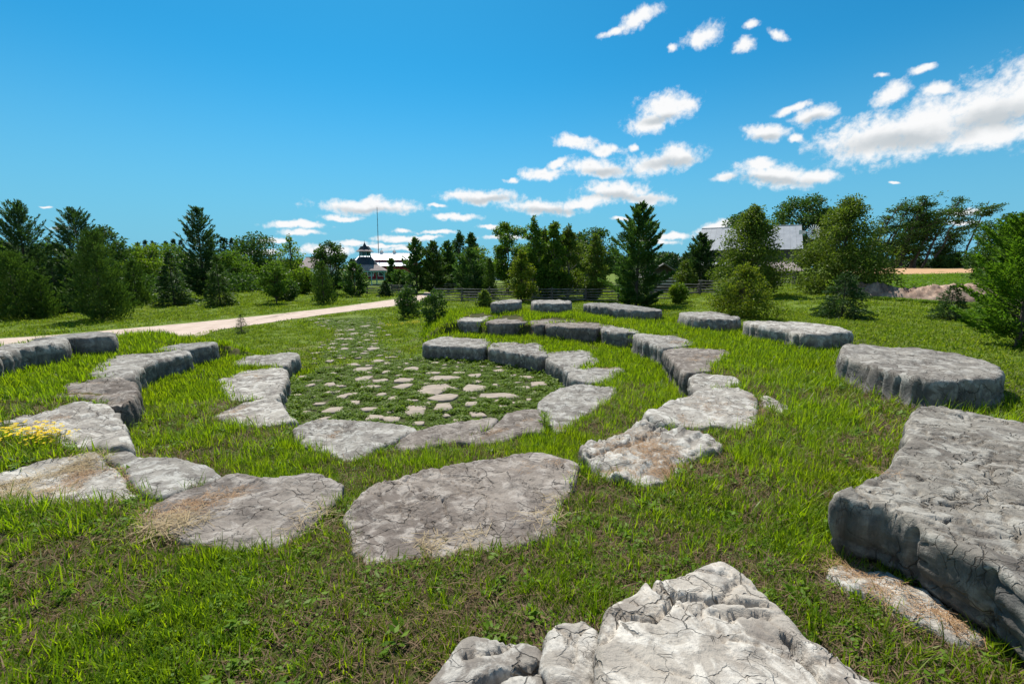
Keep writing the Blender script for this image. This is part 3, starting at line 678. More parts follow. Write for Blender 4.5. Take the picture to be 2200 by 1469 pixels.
def cr1(x, y): return 900 + x / 3.143, 620 + y / 3.143
def cc2(x, y): return 500 + x / 3.93, 400 + y / 3.93
FL = [(c6, 3.143, t) for t in [(855,215,40,22),(905,95,44,10),(905,120,52,12),(915,150,50,14),(990,90,50,12),(1010,115,62,12),(975,153,55,14),(1100,62,34,8),(1135,130,48,12),(1095,160,34,12),(1145,215,68,18),
 (1140,185,34,12),(870,237,40,10),(945,215,50,12),(850,298,50,16),(745,312,40,8),(665,405,60,12),(1170,300,80,28),(1235,318,58,20),(1060,355,120,26),(1225,375,52,18),(905,350,60,10),(1070,418,100,28),(920,405,50,12),
 (1185,432,88,24),(840,460,92,26),(710,465,58,24),(915,470,64,14),(1115,475,110,22),(1335,472,104,50),(1350,430,112,24),(1400,352,112,22),(1360,315,58,12),(1560,313,34,14),(1615,413,214,30),(1822,398,92,36),(1545,380,84,12),
 (1560,485,256,56),(1820,482,156,80),(1005,523,116,14),(930,540,68,26),(1190,525,62,20),(1280,550,68,38),(1010,580,68,26),(600,535,84,20),(1400,565,92,14),(1625,545,186,44),(1610,610,124,44),(1790,590,78,40),(1980,535,206,30),
 (860,632,114,40),(670,645,64,22),(770,590,74,16),(1110,625,112,22),(1420,632,174,80),(1150,680,112,32),(1265,695,112,34),(1440,722,84,24),(1840,665,104,36),(2140,578,60,18),(2165,480,60,20),(2170,410,84,14),(2010,610,60,20),(1710,700,60,20)]]
FL += [(cr1, 3.143, t) for t in [(820,645,114,42),(740,600,64,16),(670,665,44,16),(110,500,44,12),(545,530,44,10),(650,770,34,14),(745,750,34,30),(790,700,44,16)]]
FL += [(cc2, 3.93, t) for t in [(670,1130,44,14),(745,1120,60,12),(800,1135,50,10),(1120,1180,64,10),(1160,1265,74,14),(1130,1300,54,20),(1190,1330,44,20),(1190,1370,94,30),(850,1330,54,20),(840,1360,60,16),(850,1395,84,14),(980,1290,84,16),(900,1220,64,14),(1040,1245,114,14),(945,1335,50,16),(960,1215,60,12),(880,1270,50,12),(1310,1255,40,10)]]
FLAG = []
def ragged(cx, cy, rx, ry, n, rnd, rot=0):
    o = []
    for i in range(n):
        a = 2 * math.pi * i / n + rnd.uniform(-.25, .25)
        k = rnd.uniform(.62, 1.18); c_, s_ = math.cos(a), math.sin(a)
        c_ = math.copysign(abs(c_) ** .75, c_); s_ = math.copysign(abs(s_) ** .75, s_)
        X_, Y_ = rx * k * c_, ry * k * s_
        o.append((cx + X_ * math.cos(rot) - Y_ * math.sin(rot), cy + X_ * math.sin(rot) + Y_ * math.cos(rot)))
    return o
rndf = random.Random(5)
for fn, sc, (x, y, w, h_) in FL:
    px, py = fn(x, y); z = .03
    gx_, gy_ = on_z(px, py, z)
    hx = abs(on_z(px + w / sc / 2, py, z)[0] - gx_); hy = abs(on_z(px, py - h_ / sc / 2, z)[1] - on_z(px, py + h_ / sc / 2, z)[1]) / 2
    hy = min(hy, hx * 1.1 + .03)
    FLAG.append((ragged(gx_, gy_, hx * 1.22, hy * 1.25, rndf.choice([5, 6, 7, 8]), rndf), True))
cen = np.array([np.mean(f[0], 0) for f in FLAG])
for k in range(9000):
    if len(FLAG) > 225: break
    x = rndf.uniform(-10.5, 2.6); y = rndf.uniform(5.5, 24)
    if not bool(in_paving(np.array([x]), np.array([y]))[0]) or H(x, y) > .06: continue
    s_ = rndf.uniform(.09, .27)
    if any(in_poly(p, np.array([x]), np.array([y]))[0] for p in STONE_P): continue
    if min(math.hypot(x - c[0], y - c[1]) for c in cen) < s_ + .24: continue
    FLAG.append((ragged(x, y, s_, s_ * rndf.uniform(.4, .9), rndf.choice([4, 5, 6]), rndf, rndf.uniform(0, 3)), False)); cen = np.vstack([cen, [x, y]])
for poly, big in FLAG:
    c = np.mean(poly, 0); z0 = H(c[0], c[1]); z0 = 0.0 if z0 > .12 else z0
    P = np.array(poly) - c; P = np.stack([P, P * .6 + np.roll(P, -1, 0) * .4], 1).reshape(-1, 2); P = P + np.array([[rndf.uniform(-.012, .012), rndf.uniform(-.012, .012)] for _ in P]); n = len(P); V = []
    for s_, z in ((1.0, -.03), (1.0, .022), (.955, .032), (.6, .034), (.25, .033)):
        for i_, p in enumerate(P): V.append((p[0] * s_, p[1] * s_, z + (rndf.uniform(-.004, .004) if z > .03 else 0)))
    Fq = [[a * n + i, a * n + (i + 1) % n, (a + 1) * n + (i + 1) % n, (a + 1) * n + i] for a in range(4) for i in range(n)]
    o = ob('flagstone', mesh('flagstone', V, [np.array(Fq), np.array([[4 * n + i for i in range(n)]])], M['flag'], smooth=True), paving, (c[0], c[1], z0 + .006 + rndf.uniform(-.004, .006)))

# ------------------------------------------------------------------ grass and other small plants, scattered with geometry nodes
def blade(V, Fq, x, y, h, w, lean, az_, seg=3, curl=.5):
    """one bent blade: a strip narrowing to its tip"""
    b = len(V); ca, sa = math.cos(az_), math.sin(az_); px_, py_ = -sa, ca
    for i in range(seg + 1):
        t = i / seg; r = lean * t ** (1 + curl); z = h * (t - .25 * lean / max(h, .01) * t * t * .6); ww = w * (1 - t ** 1.6) * .5 + .0004
        X_, Y_ = x + ca * r, y + sa * r
        V.append((X_ - px_ * ww, Y_ - py_ * ww, z)); V.append((X_ + px_ * ww, Y_ + py_ * ww, z))
    for i in range(seg): Fq.append((b + 2 * i, b + 2 * i + 1, b + 2 * i + 3, b + 2 * i + 2))
def proto_grass(name, n, rad, h, w, mt, seed, seg=3, lean=.5, hv=.5, alt=None, palt=0.0):
    rnd = random.Random(seed); V, Fq, mi = [], [], []
    for _ in range(n):
        a = rnd.uniform(0, 6.283); r = rad * math.sqrt(rnd.random()); hh = h * rnd.uniform(1 - hv, 1 + hv)
        k = len(Fq); blade(V, Fq, r * math.cos(a), r * math.sin(a), hh, w * rnd.uniform(.7, 1.3), hh * lean * rnd.uniform(.1, 1.6), rnd.uniform(0, 6.283), seg)
        mi += [1 if (alt and rnd.random() < palt) else 0] * (len(Fq) - k)
    return ob(name, mesh(name, V, np.array(Fq), [mt] + ([alt] if alt else []), mi=mi), link=False)
def leafquad(V, Fq, p, u, v, s, t=.62):
    """pointed leaf, two quads folded along the midrib"""
    b = len(V); p = Vector(p); n = u.cross(v).normalized()
    V += [tuple(p), tuple(p + u * s * .45 + v * s * t * .5 + n * s * .08), tuple(p + u * s), tuple(p + u * s * .45 - v * s * t * .5 + n * s * .08)]
    Fq.append((b, b + 1, b + 2, b + 3))
def proto_leafy(name, n, rad, h, s, mt, seed, mound=True, t=.7):
    rnd = random.Random(seed); V, Fq = [], []
    for _ in range(n):
        a = rnd.uniform(0, 6.283); r = rad * math.sqrt(rnd.random())
        z = h * (1 - (r / rad) ** 2 * .8) * rnd.uniform(.45, 1.05) if mound else h * rnd.uniform(.2, 1)
        b = rnd.uniform(0, 6.283); u = Vector((math.cos(b), math.sin(b), rnd.uniform(-.35, .6))).normalized()
        v = u.cross(Vector((rnd.uniform(-.5, .5), rnd.uniform(-.5, .5), 1))).normalized()
        leafquad(V, Fq, (r * math.cos(a), r * math.sin(a), z), u, v, s * rnd.uniform(.6, 1.3), t)
    return ob(name, mesh(name, V, np.array(Fq), mt), link=False)
def proto_litter(name, n, rad, l, w, mt, seed, up=.01):
    rnd = random.Random(seed); V, Fq = [], []
    for _ in range(n):
        a = rnd.uniform(0, 6.283); r = rad * math.sqrt(rnd.random()); b = rnd.uniform(0, 6.283); ll = l * rnd.uniform(.4, 1.2)
        x, y, z = r * math.cos(a), r * math.sin(a), rnd.uniform(.001, up)
        c_, s_ = math.cos(b), math.sin(b); k = len(V); z2 = z + rnd.uniform(-.3, .6) * up
        V += [(x - s_ * w, y + c_ * w, z), (x + s_ * w, y - c_ * w, z), (x + c_ * ll + s_ * w, y + s_ * ll - c_ * w, z2), (x + c_ * ll - s_ * w, y + s_ * ll + c_ * w, z2)]
        Fq.append((k, k + 1, k + 2, k + 3))
    return ob(name, mesh(name, V, np.array(Fq), mt), link=False)

def scatter(name, pts, protos, scl, rot=None, tilt=.12, kind='stuff', label=None, pick=None):
    """one object: every point carries an instance of one of the prototypes"""
    pts = np.asarray(pts, float); n = len(pts)
    me = bpy.data.meshes.new(name); me.vertices.add(n); me.vertices.foreach_set('co', pts.astype(np.float32).ravel())
    rot = np.column_stack([rng.normal(0, tilt, n), rng.normal(0, tilt, n), rng.uniform(0, 6.283, n)]) if rot is None else rot
    a = me.attributes.new('rot', 'FLOAT_VECTOR', 'POINT'); a.data.foreach_set('vector', rot.astype(np.float32).ravel())
    scl = np.asarray(scl, float); scl = np.repeat(scl[:, None], 3, 1) if scl.ndim == 1 else scl
    a = me.attributes.new('scl', 'FLOAT_VECTOR', 'POINT'); a.data.foreach_set('vector', scl.astype(np.float32).ravel())
    a = me.attributes.new('pick', 'INT', 'POINT')
    a.data.foreach_set('value', (rng.integers(0, len(protos), n) if pick is None else pick).astype(np.int32))
    me.update(); o = ob(name, me); tag(o, label, kind=kind)
    ng = bpy.data.node_groups.new(name, 'GeometryNodeTree')
    ng.interface.new_socket('Geometry', in_out='INPUT', socket_type='NodeSocketGeometry')
    ng.interface.new_socket('Geometry', in_out='OUTPUT', socket_type='NodeSocketGeometry')
    nd = ng.nodes; gi = nd.new('NodeGroupInput'); go = nd.new('NodeGroupOutput')
    jn = nd.new('GeometryNodeJoinGeometry')
    for p in reversed(protos):
        oi = nd.new('GeometryNodeObjectInfo'); oi.inputs['Object'].default_value = p; oi.inputs['As Instance'].default_value = True
        ng.links.new(oi.outputs['Geometry'], jn.inputs[0])
    def attr(nm, ty):
        k = nd.new('GeometryNodeInputNamedAttribute'); k.data_type = ty; k.inputs[0].default_value = nm; return k.outputs[0]
    e2r = nd.new('FunctionNodeEulerToRotation'); ng.links.new(attr('rot', 'FLOAT_VECTOR'), e2r.inputs[0])
    iop = nd.new('GeometryNodeInstanceOnPoints'); ng.links.new(gi.outputs[0], iop.inputs['Points']); ng.links.new(jn.outputs[0], iop.inputs['Instance'])
    iop.inputs['Pick Instance'].default_value = True
    ng.links.new(attr('pick', 'INT'), iop.inputs['Instance Index']); ng.links.new(e2r.outputs[0], iop.inputs['Rotation']); ng.links.new(attr('scl', 'FLOAT_VECTOR'), iop.inputs['Scale'])
    ng.links.new(iop.outputs[0], go.inputs[0])
    md = o.modifiers.new('scatter', 'NODES'); md.node_group = ng
    return o

def field_points(rmin, rmax, dens, az=1.12):
    n = int(.5 * (rmax ** 2 - rmin ** 2) * 2 * az * dens)
    r = np.sqrt(rng.uniform(rmin ** 2, rmax ** 2, n)); a = rng.uniform(-az, az, n)
    return r * np.sin(a), r * np.cos(a)
PATHP = np.vstack([pa, pb[::-1]])
BOX = [(p.min(0), p.max(0)) for p in STONE_P]
def stone_clear(x, y, margin):
    """distance-like mask: False where a stone covers the ground"""
    ok = np.ones(len(x), bool)
    for P, (lo, hi) in zip(STONE_P, BOX):
        k = (x > lo[0] - .3) & (x < hi[0] + .3) & (y > lo[1] - .3) & (y < hi[1] + .3)
        if not k.any(): continue
        xi, yi = x[k], y[k]; ins = in_poly(P, xi, yi); d = edge_dist(P, xi, yi)
        ok[k] &= ~(ins & (d > margin))
    return ok
def stone_near(x, y, w):
    o = np.zeros(len(x), bool)
    for P, (lo, hi) in zip(STONE_P, BOX):
        k = (x > lo[0] - w) & (x < hi[0] + w) & (y > lo[1] - w) & (y < hi[1] + w)
        if k.any():
            xi, yi = x[k], y[k]; o[k] |= (edge_dist(P, xi, yi) < w)
    return o
def off_path(x, y): return ~in_poly(PATHP, x, y)

TUFT = [proto_grass('grass_tuft', 9, .055, .088, .0082, M['grass'], 100 + k, 3, .55, .55, M['grass_dark'], .35) for k in range(4)]
TALL = [proto_grass('grass_tuft', 9, .06, .14, .0088, M['grass'], 120 + k, 4, .55, .5, M['grass_dark'], .2) for k in range(4)]
WIDE = [proto_grass('grass_tuft', 28, .16, .095, .014, M['grass'], 140 + k, 2, .5, .5, M['grass_dark'], .3) for k in range(4)]
MOWN = [proto_grass('grass_tuft', 60, .34, .05, .026, M['lawn'], 160 + k, 2, .7, .5, M['grass_dark'], .45) for k in range(4)]
THAT = [proto_grass('dry_tuft', 8, .07, .05, .0065, M['thatch'], 180 + k, 3, 1.5, .6, M['grass_dark'], .2) for k in range(4)]
CLOV = [proto_leafy('clover_tuft', 18, .06, .05, .017, M['clover'], 200 + k, True, 1.0) for k in range(4)]
WEED = [proto_leafy('weed_tuft', 12, .05, .07, .045, M['clover'], 220 + k, True, .45) for k in range(3)]
CREEP = [proto_leafy('creeper_mat', 60, .12, .085, .036, M['creeper'], 240 + k, True, .75) for k in range(4)]

def bare(x, y): return fbm(x * .9, y * .9, 51, 3)
def keep_common(x, y, margin):
    return stone_clear(x, y, margin) & ~(in_paving(x, y) & (height(x, y) < .15) & ~((edge_dist(tongue, x, y) < .5) & ~in_bowl(x, y))) & off_path(x, y)
G = {'tuft': [], 'tall': [], 'wide': [], 'mown': [], 'dry': [], 'clover': [], 'weed': [], 'creep': []}
def put(key, x, y, s, z=None):
    z = height(x, y) if z is None else z
    G[key].append(np.column_stack([x, y, z - .004, s]))
# near ground
for (r0, r1_, dn, ss) in ((.5, 3.4, 1000, .8), (3.4, 6.2, 520, 1.0), (6.2, 9.5, 230, 1.25)):
    x, y = field_points(r0, r1_, dn); k = keep_common(x, y, .03); x, y = x[k], y[k]
    b = bare(x, y) + .16 * sst(4.6, 2.5, np.hypot(x, y)) * (x < 2.2); pr = sst(.22, -.25, b) * .72 + .28
    r, a = polar(x, y); ring = (r < 9.0)
    k = rng.random(len(x)) < pr; x, y, r, b = x[k], y[k], r[k], b[k]
    tallness = np.clip(.30 + 1.1 * fbm(x * .7, y * .7, 61, 2) + .55 * sst(8.4, 6.5, r) + .2 * stone_near(x, y, .12), 0, 1)
    tl = rng.random(len(x)) < tallness * (.25 + .35 * sst(3.0, 5.5, np.hypot(x, y)))
    put('tuft', x[~tl], y[~tl], ss * rng.uniform(.5, 1.15, (~tl).sum()))
    put('tall', x[tl], y[tl], ss * rng.uniform(.5, 1.05, tl.sum()))
    x, y = field_points(r0, r1_, dn * .6); k = keep_common(x, y, .02) & (bare(x, y) > -.25); x, y = x[k], y[k]
    put('dry', x, y, ss * rng.uniform(.6, 1.3, len(x)))
    x, y = field_points(r0, r1_, dn * .22); k = keep_common(x, y, .02) & (fbm(x * 1.1, y * 1.1, 71, 2) > .0); x, y = x[k], y[k]
    put('clover', x, y, ss * rng.uniform(.6, 1.4, len(x)))
    x, y = field_points(r0, r1_, dn * .03); k = keep_common(x, y, .02); x, y = x[k], y[k]
    put('weed', x, y, ss * rng.uniform(.6, 1.5, len(x)))
# middle distance: long grass on the terraces, mown lawn outside them
for (r0, r1_, dn, ss) in ((9.5, 14, 75, 1.0), (14, 20, 45, 1.15)):
    x, y = field_points(r0, r1_, dn); k = keep_common(x, y, .05); x, y = x[k], y[k]
    r, a = polar(x, y); lo = (r < 9.6) & (bowl_mask(a) > .3)
    put('wide', x[lo], y[lo], ss * rng.uniform(.6, 1.3, lo.sum()))
for (r0, r1_, dn, ss) in ((6, 14, 26, .8), (14, 24, 13, 1.0), (24, 42, 5.0, 1.4), (42, 70, 1.6, 2.0)):
    x, y = field_points(r0, r1_, dn); k = keep_common(x, y, .05); x, y = x[k], y[k]
    r, a = polar(x, y); lo = (r > 9.3) | (bowl_mask(a) < .4)
    x, y = x[lo], y[lo]; edge = edge_dist(PATHP, x, y) > .35 * ss; x, y = x[edge], y[edge]
    put('mown', x, y, ss * rng.uniform(.7, 1.2, len(x)))
# creeping plants between the flagstones
x, y = field_points(5, 27, 230, .9)
k = in_paving(x, y) & stone_clear(x, y, -.02) & (height(x, y) < .2); x, y = x[k], y[k]
cover = np.ones(len(x), bool)
for poly, big in FLAG:
    P = np.array(poly); c = P.mean(0); rr = np.hypot(*(P - c).T).max() + .1
    k = (np.abs(x - c[0]) < rr) & (np.abs(y - c[1]) < rr)
    if k.any():
        ins = in_poly(P, x[k], y[k]); d = edge_dist(P, x[k], y[k])
        nz = .06 * fbm(x[k] * 5, y[k] * 5, 91, 2); sd_ = np.where(ins, -d, d); cover[k] &= ~(sd_ < ((.03 if big else -.03) + nz))
x, y = x[cover], y[cover]
ed = np.minimum(edge_dist(tongue, x, y), 99); k = (in_bowl(x, y) | (rng.random(len(x)) < sst(0, .7, ed))); x, y = x[k], y[k]; k = rng.random(len(x)) < .45 + .8 * sst(-.35, .05, fbm(x * 1.6, y * 1.6, 81, 3)); x, y = x[k], y[k]
ce, ci = cells(x * 2.6, y * 2.6, 17); put('creep', x, y, (.35 + 1.25 * np.minimum(ce, .8)) * rng.uniform(.75, 1.15, len(x)), np.minimum(height(x, y), .3))
# a fringe of taller plants at the foot of the inner stones
x, y = field_points(5, 22, 60, .9); k = in_bowl(x, y) & stone_near(x, y, .22) & stone_clear(x, y, 0) & (height(x, y) < .25)
put('weed', x[k], y[k], rng.uniform(1, 2.4, k.sum())); put('creep', x[k], y[k], rng.uniform(1, 1.8, k.sum()))
def joined(k): return np.vstack(G[k]) if G[k] else np.zeros((0, 4))
for key, pr, nm in (('tuft', TUFT, 'short_grass'), ('tall', TALL, 'long_grass'), ('wide', WIDE, 'terrace_grass'), ('mown', MOWN, 'lawn_grass'),
                    ('dry', THAT, 'dry_grass'), ('clover', CLOV, 'clover'), ('weed', WEED, 'weeds'), ('creep', CREEP, 'creeping_plants')):
    A = joined(key)
    sc = np.column_stack([A[:, 3], A[:, 3], A[:, 3] * rng.uniform(.8, 1.2, len(A))])
    scatter(nm, A[:, :3], pr, sc)

# ------------------------------------------------------------------ litter lying on the stones
dg = bpy.context.evaluated_depsgraph_get()
def drop(px, py, zt):
    x, y = on_z(px, py, zt); return x, y
LIT = [proto_litter('needle_litter', 20, .10, .10, .0011, M['needle'], 300 + k, .012) for k in range(3)]
STR = [proto_litter('straw_litter', 14, .10, .15, .0018, M['straw'], 320 + k, .03) for k in range(3)]
def line_pts(line, zt, n, wd):
    P = np.array([on_z(*p, zt) for p in line]); s = np.concatenate([[0], np.cumsum(np.hypot(*np.diff(P, axis=0).T))])
    n = int(n * .62); q = rng.uniform(0, s[-1], n); return np.interp(q, s, P[:, 0]) + rng.normal(0, wd, n), np.interp(q, s, P[:, 1]) + rng.normal(0, wd, n)
lit, stw = [], []
bpy.context.view_layer.update()
SOBJ = [o for o in COL.objects if o.name.startswith(('seating_stone', 'boulder'))]
from mathutils.bvhtree import BVHTree
BV = []
for o in SOBJ:
    me = o.data; vs = [v.co + o.location for v in me.vertices]; BV.append((BVHTree.FromPolygons(vs, [p.vertices[:] for p in me.polygons]), o))
def on_stone(x, y, zt):
    best = H(x, y)
    for (bv, o), (lo, hi) in zip(BV, BOX):
        if lo[0] - .1 < x < hi[0] + .1 and lo[1] - .1 < y < hi[1] + .1:
            h = bv.ray_cast(Vector((x, y, 3)), Vector((0, 0, -1)))
            if h[0] is not None and abs(h[0].z - zt) < .2: best = max(best, h[0].z)
    return best
for line, zt, n, wd, st in [
   ([(330,1105),(400,1095),(455,1075),(500,1062)], .94, 90, .09, 0), ([(320,1125),(360,1140),(400,1120)], .94, 60, .08, 1),
   ([(20,1040),(90,1020),(150,1010),(180,1000),(200,975)], .93, 90, .08, 1), ([(110,1050),(160,1040),(165,1010)], .93, 60, .07, 0), ([(0,1060),(60,1070),(120,1075)], .93, 60, .08, 1),
   ([(232,1000),(262,1020),(285,1050)], .92, 30, .02, 0),
   ([(1320,985),(1370,960),(1450,985),(1430,1010)], .97, 160, .13, 0), ([(1310,1000),(1360,1015),(1420,1010),(1460,990)], .97, 90, .07, 0), ([(1380,930),(1420,950),(1440,975)], .97, 60, .06, 0),
   ([(1500,850),(1540,880),(1600,905)], .97, 40, .14, 0), ([(1462,890),(1464,910)], .97, 14, .02, 0), ([(1625,850),(1632,870),(1640,890)], .95, 40, .05, 0),
   ([(1470,775),(1520,765),(1555,765)], .94, 60, .12, 0), ([(1440,735),(1480,738)], .94, 30, .08, 0), ([(1330,700),(1370,710)], .93, 25, .12, 0), ([(1180,692),(1280,694)], .93, 25, .15, 0),
   ([(1030,940),(1060,930),(1085,918),(1140,900)], .46, 30, .04, 0), ([(1280,790),(1320,791)], .46, 30, .08, 0), ([(1200,918),(1225,925)], .46, 16, .05, 0),
   ([(540,805),(565,812),(550,820)], .46, 30, .08, 0), ([(520,870),(500,895),(560,905)], .46, 30, .07, 0), ([(700,940),(740,920)], .47, 14, .05, 0),
   ([(910,1160),(930,1185)], .96, 12, .04, 1), ([(1000,1150),(1040,1170)], .96, 8, .05, 1), ([(1105,1150),(1150,1140),(1180,1115)], .96, 7, .06, 1), ([(1180,1100),(1200,1060)], .95, 8, .05, 1),
   ([(690,1110),(650,1140),(620,1170)], .92, 14, .05, 1),
   ([(1805,1225),(1850,1245),(1900,1280),(1960,1320)], 1.03, 40, .05, 0), ([(1840,1215),(1820,1225)], 1.03, 16, .05, 0), ([(2040,1320),(2060,1350)], 1.03, 30, .04, 0),
   ([(1800,1180),(1840,1200)], 1.05, 30, .08, 0), ([(1900,1020),(1920,1015)], 1.42, 4, .03, 0),
   ([(230,850),(160,845),(200,830)], .92, 30, .09, 0), ([(110,900),(90,915)], .92, 20, .1, 0), ([(1060,745),(1110,740)], .46, 14, .1, 0), ([(1120,990),(1180,1000)], .96, 10, .1, 0)]:
    x, y = line_pts(line, zt, n, wd)
    for a, b in zip(x, y): (stw if st else lit).append((a, b, on_stone(a, b, zt) + .002))
for nm, A, pr in (('pine_litter', lit, LIT), ('straw_litter', stw, STR)):
    d = np.array(A); scatter(nm, d, pr, rng.uniform(.5, 1.0, len(d)), tilt=.06)
# yellow wild flowers along the pale slab at the left
FLW = []
for k in range(3):
    rnd = random.Random(400 + k); V, Fq, mi = [], [], []
    for _ in range(9):
        x, y, h_ = rnd.uniform(-.1, .1), rnd.uniform(-.1, .1), rnd.uniform(.12, .22)
        n0 = len(Fq); blade(V, Fq, x, y, h_, .004, .01, 0, 1); mi += [1] * (len(Fq) - n0)
        for j in range(5):
            a = 1.257 * j; n0 = len(Fq); leafquad(V, Fq, (x, y, h_), Vector((math.cos(a), math.sin(a), .3)).normalized(), Vector((-math.sin(a), math.cos(a), 0)), .022, .8); mi += [0] * (len(Fq) - n0)
    FLW.append(ob('flower_tuft', mesh('flower_tuft', V, np.array(Fq), [M['flower'], M['grass']], mi=mi), link=False))
fp = []
for line, n in (([(-30,950),(40,946),(90,945),(120,950)], 34), ([(-20,957),(60,952),(110,944)], 14), ([(820,703),(880,700),(900,706)], 40)):
    for a, b in zip(*line_pts(line, .93 if line[0][0] < 500 else .05, n, .08)): fp.append((a, b, H(a, b)))
scatter('yellow_flowers', fp, FLW, rng.uniform(.7, 1.1, len(fp)))

# ------------------------------------------------------------------ trees and shrubs
def frames(n, rg):
    """n random unit vectors"""
    v = rg.normal(0, 1, (n, 3)); return v / np.linalg.norm(v, axis=1)[:, None]
def leaves(P, U, S, Wd, rg, fold=.12):
    """P points, U long directions, S lengths, Wd width ratio -> quads"""
    n = len(P); rnd = frames(n, rg); Vv = np.cross(U, rnd); Vv /= np.maximum(np.linalg.norm(Vv, axis=1), 1e-6)[:, None]
    Nn = np.cross(U, Vv); S = S[:, None]
    a = P; b = P + U * S * .45 + Vv * S * Wd * .5 + Nn * S * fold; c = P + U * S; d = P + U * S * .45 - Vv * S * Wd * .5 + Nn * S * fold
    V = np.stack([a, b, c, d], 1).reshape(-1, 3); return V, np.arange(4 * n).reshape(n, 4)
def crown_mesh(name, P, U, S, Wd, rg, mt, parent):
    V, Q = leaves(P, U, S, Wd, rg); return ob(name, mesh(name, V, Q, mt), parent)

def conifer(t, h, w, seed, mt, style='spruce', cards=6000, cs=.16, z0=.03, tm='trunk'):
    """whorls of branches with needle sprays; style spruce / larch / pine / cedar"""
    rg = np.random.default_rng(seed); rnd = random.Random(seed)
    tr = MB(); n = 9; wob = [(rnd.uniform(-.02, .02) * h * .3, rnd.uniform(-.02, .02) * h * .3) for _ in range(n + 1)]
    tr.tube([(wob[i][0] * i / n, wob[i][1] * i / n, h * .98 * i / n - .05) for i in range(n + 1)], [max(.006, h * .017 * (1 - i / n) ** .8 + .004) for i in range(n + 1)], 7)
    nb = {'spruce': 150, 'larch': 190, 'pine': 120, 'cedar': 220}[style]
    P, U, S = [], [], []
    per = max(6, cards // nb)
    for b in range(nb):
        f = (b + rnd.random()) / nb; f = f ** (1.12 if style != 'pine' else 1.0); z = h * (z0 + (.985 - z0) * f)
        prof = {'spruce': (1 - f) ** .85, 'larch': (1 - f) ** .66 + .06, 'pine': (1 - f ** 2.3) ** 1.2 * .92 + .05, 'cedar': (1 - f ** 1.5) ** .75}[style]
        low = min(1, (.62 if style != 'cedar' else .85) + f * 3.5)
        L = w * prof * low * rnd.uniform(.50 if style in ('pine', 'larch') else .66, 1.14) + .03 * w; a = rnd.uniform(0, 6.283)
        up0 = {'spruce': .10 + .5 * f, 'larch': .25 + .95 * f, 'pine': .25 + .75 * f, 'cedar': .06 + .8 * f}[style]; curl = {'spruce': -.16, 'larch': .30, 'pine': .25, 'cedar': .25}[style]
        ts = np.linspace(0, 1, 6); q = np.column_stack([math.cos(a) * L * ts, math.sin(a) * L * ts, z + L * (up0 * ts + curl * ts * ts * .8 - (.45 if style == 'spruce' else .15) * (1 - f) * ts)])
        q[:, 2] = np.maximum(q[:, 2], .04 + .03 * rnd.random())
        if L > w * .25 and style != 'cedar': tr.tube([tuple(v) for v in q[:5]], [max(.003, .0045 * L * (1 - .8 * k / 5) + .002) for k in range(5)], 3, cap=False)
        m = max(5, int(per * (.3 + 1.1 * L / w)))
        tt = rg.uniform(.12, 1.0, m) ** .75
        base = np.stack([np.interp(tt, ts, q[:, k]) for k in range(3)], 1)
        sp = (L * .24 * (1.05 - tt) + .035 * w * (.5 if style == 'larch' else 1))
        side = np.array([-math.sin(a), math.cos(a), 0]); lat = rg.normal(0, .55, m) * sp
        base = base + side * lat[:, None] + np.array([0, 0, 1.0]) * (rg.normal(0, .30 if style != 'cedar' else .8, m) * sp - (abs(lat) * .35 if style == 'spruce' else 0))[:, None]
        out = np.array([math.cos(a), math.sin(a), up0 + curl * 1.2]); u = out + side * np.sign(lat)[:, None] * .8 + rg.normal(0, .38, (m, 3))
        if style == 'cedar': u = u * .6 + np.array([0, 0, .8])
        u /= np.linalg.norm(u, axis=1)[:, None]
        P.append(base); U.append(u); S.append(cs * rg.uniform(.6, 1.3, m) * (.65 + .35 * (1 - f)))
    m = 40; zt = rg.uniform(.90, 1.0, m) * h; u = rg.normal(0, .5, (m, 3)); u[:, 2] = abs(u[:, 2]) + .7; u /= np.linalg.norm(u, axis=1)[:, None]
    P.append(np.column_stack([rg.normal(0, .006 * h, m), rg.normal(0, .006 * h, m), zt - .02 * h])); U.append(u); S.append(np.full(m, cs * .7))
    tr.build('trunk', M[tm], t)
    crown_mesh('crown', np.vstack(P), np.vstack(U), np.concatenate(S), {'spruce': .34, 'larch': .26, 'pine': .30, 'cedar': .45}[style], rg, M[mt], t)

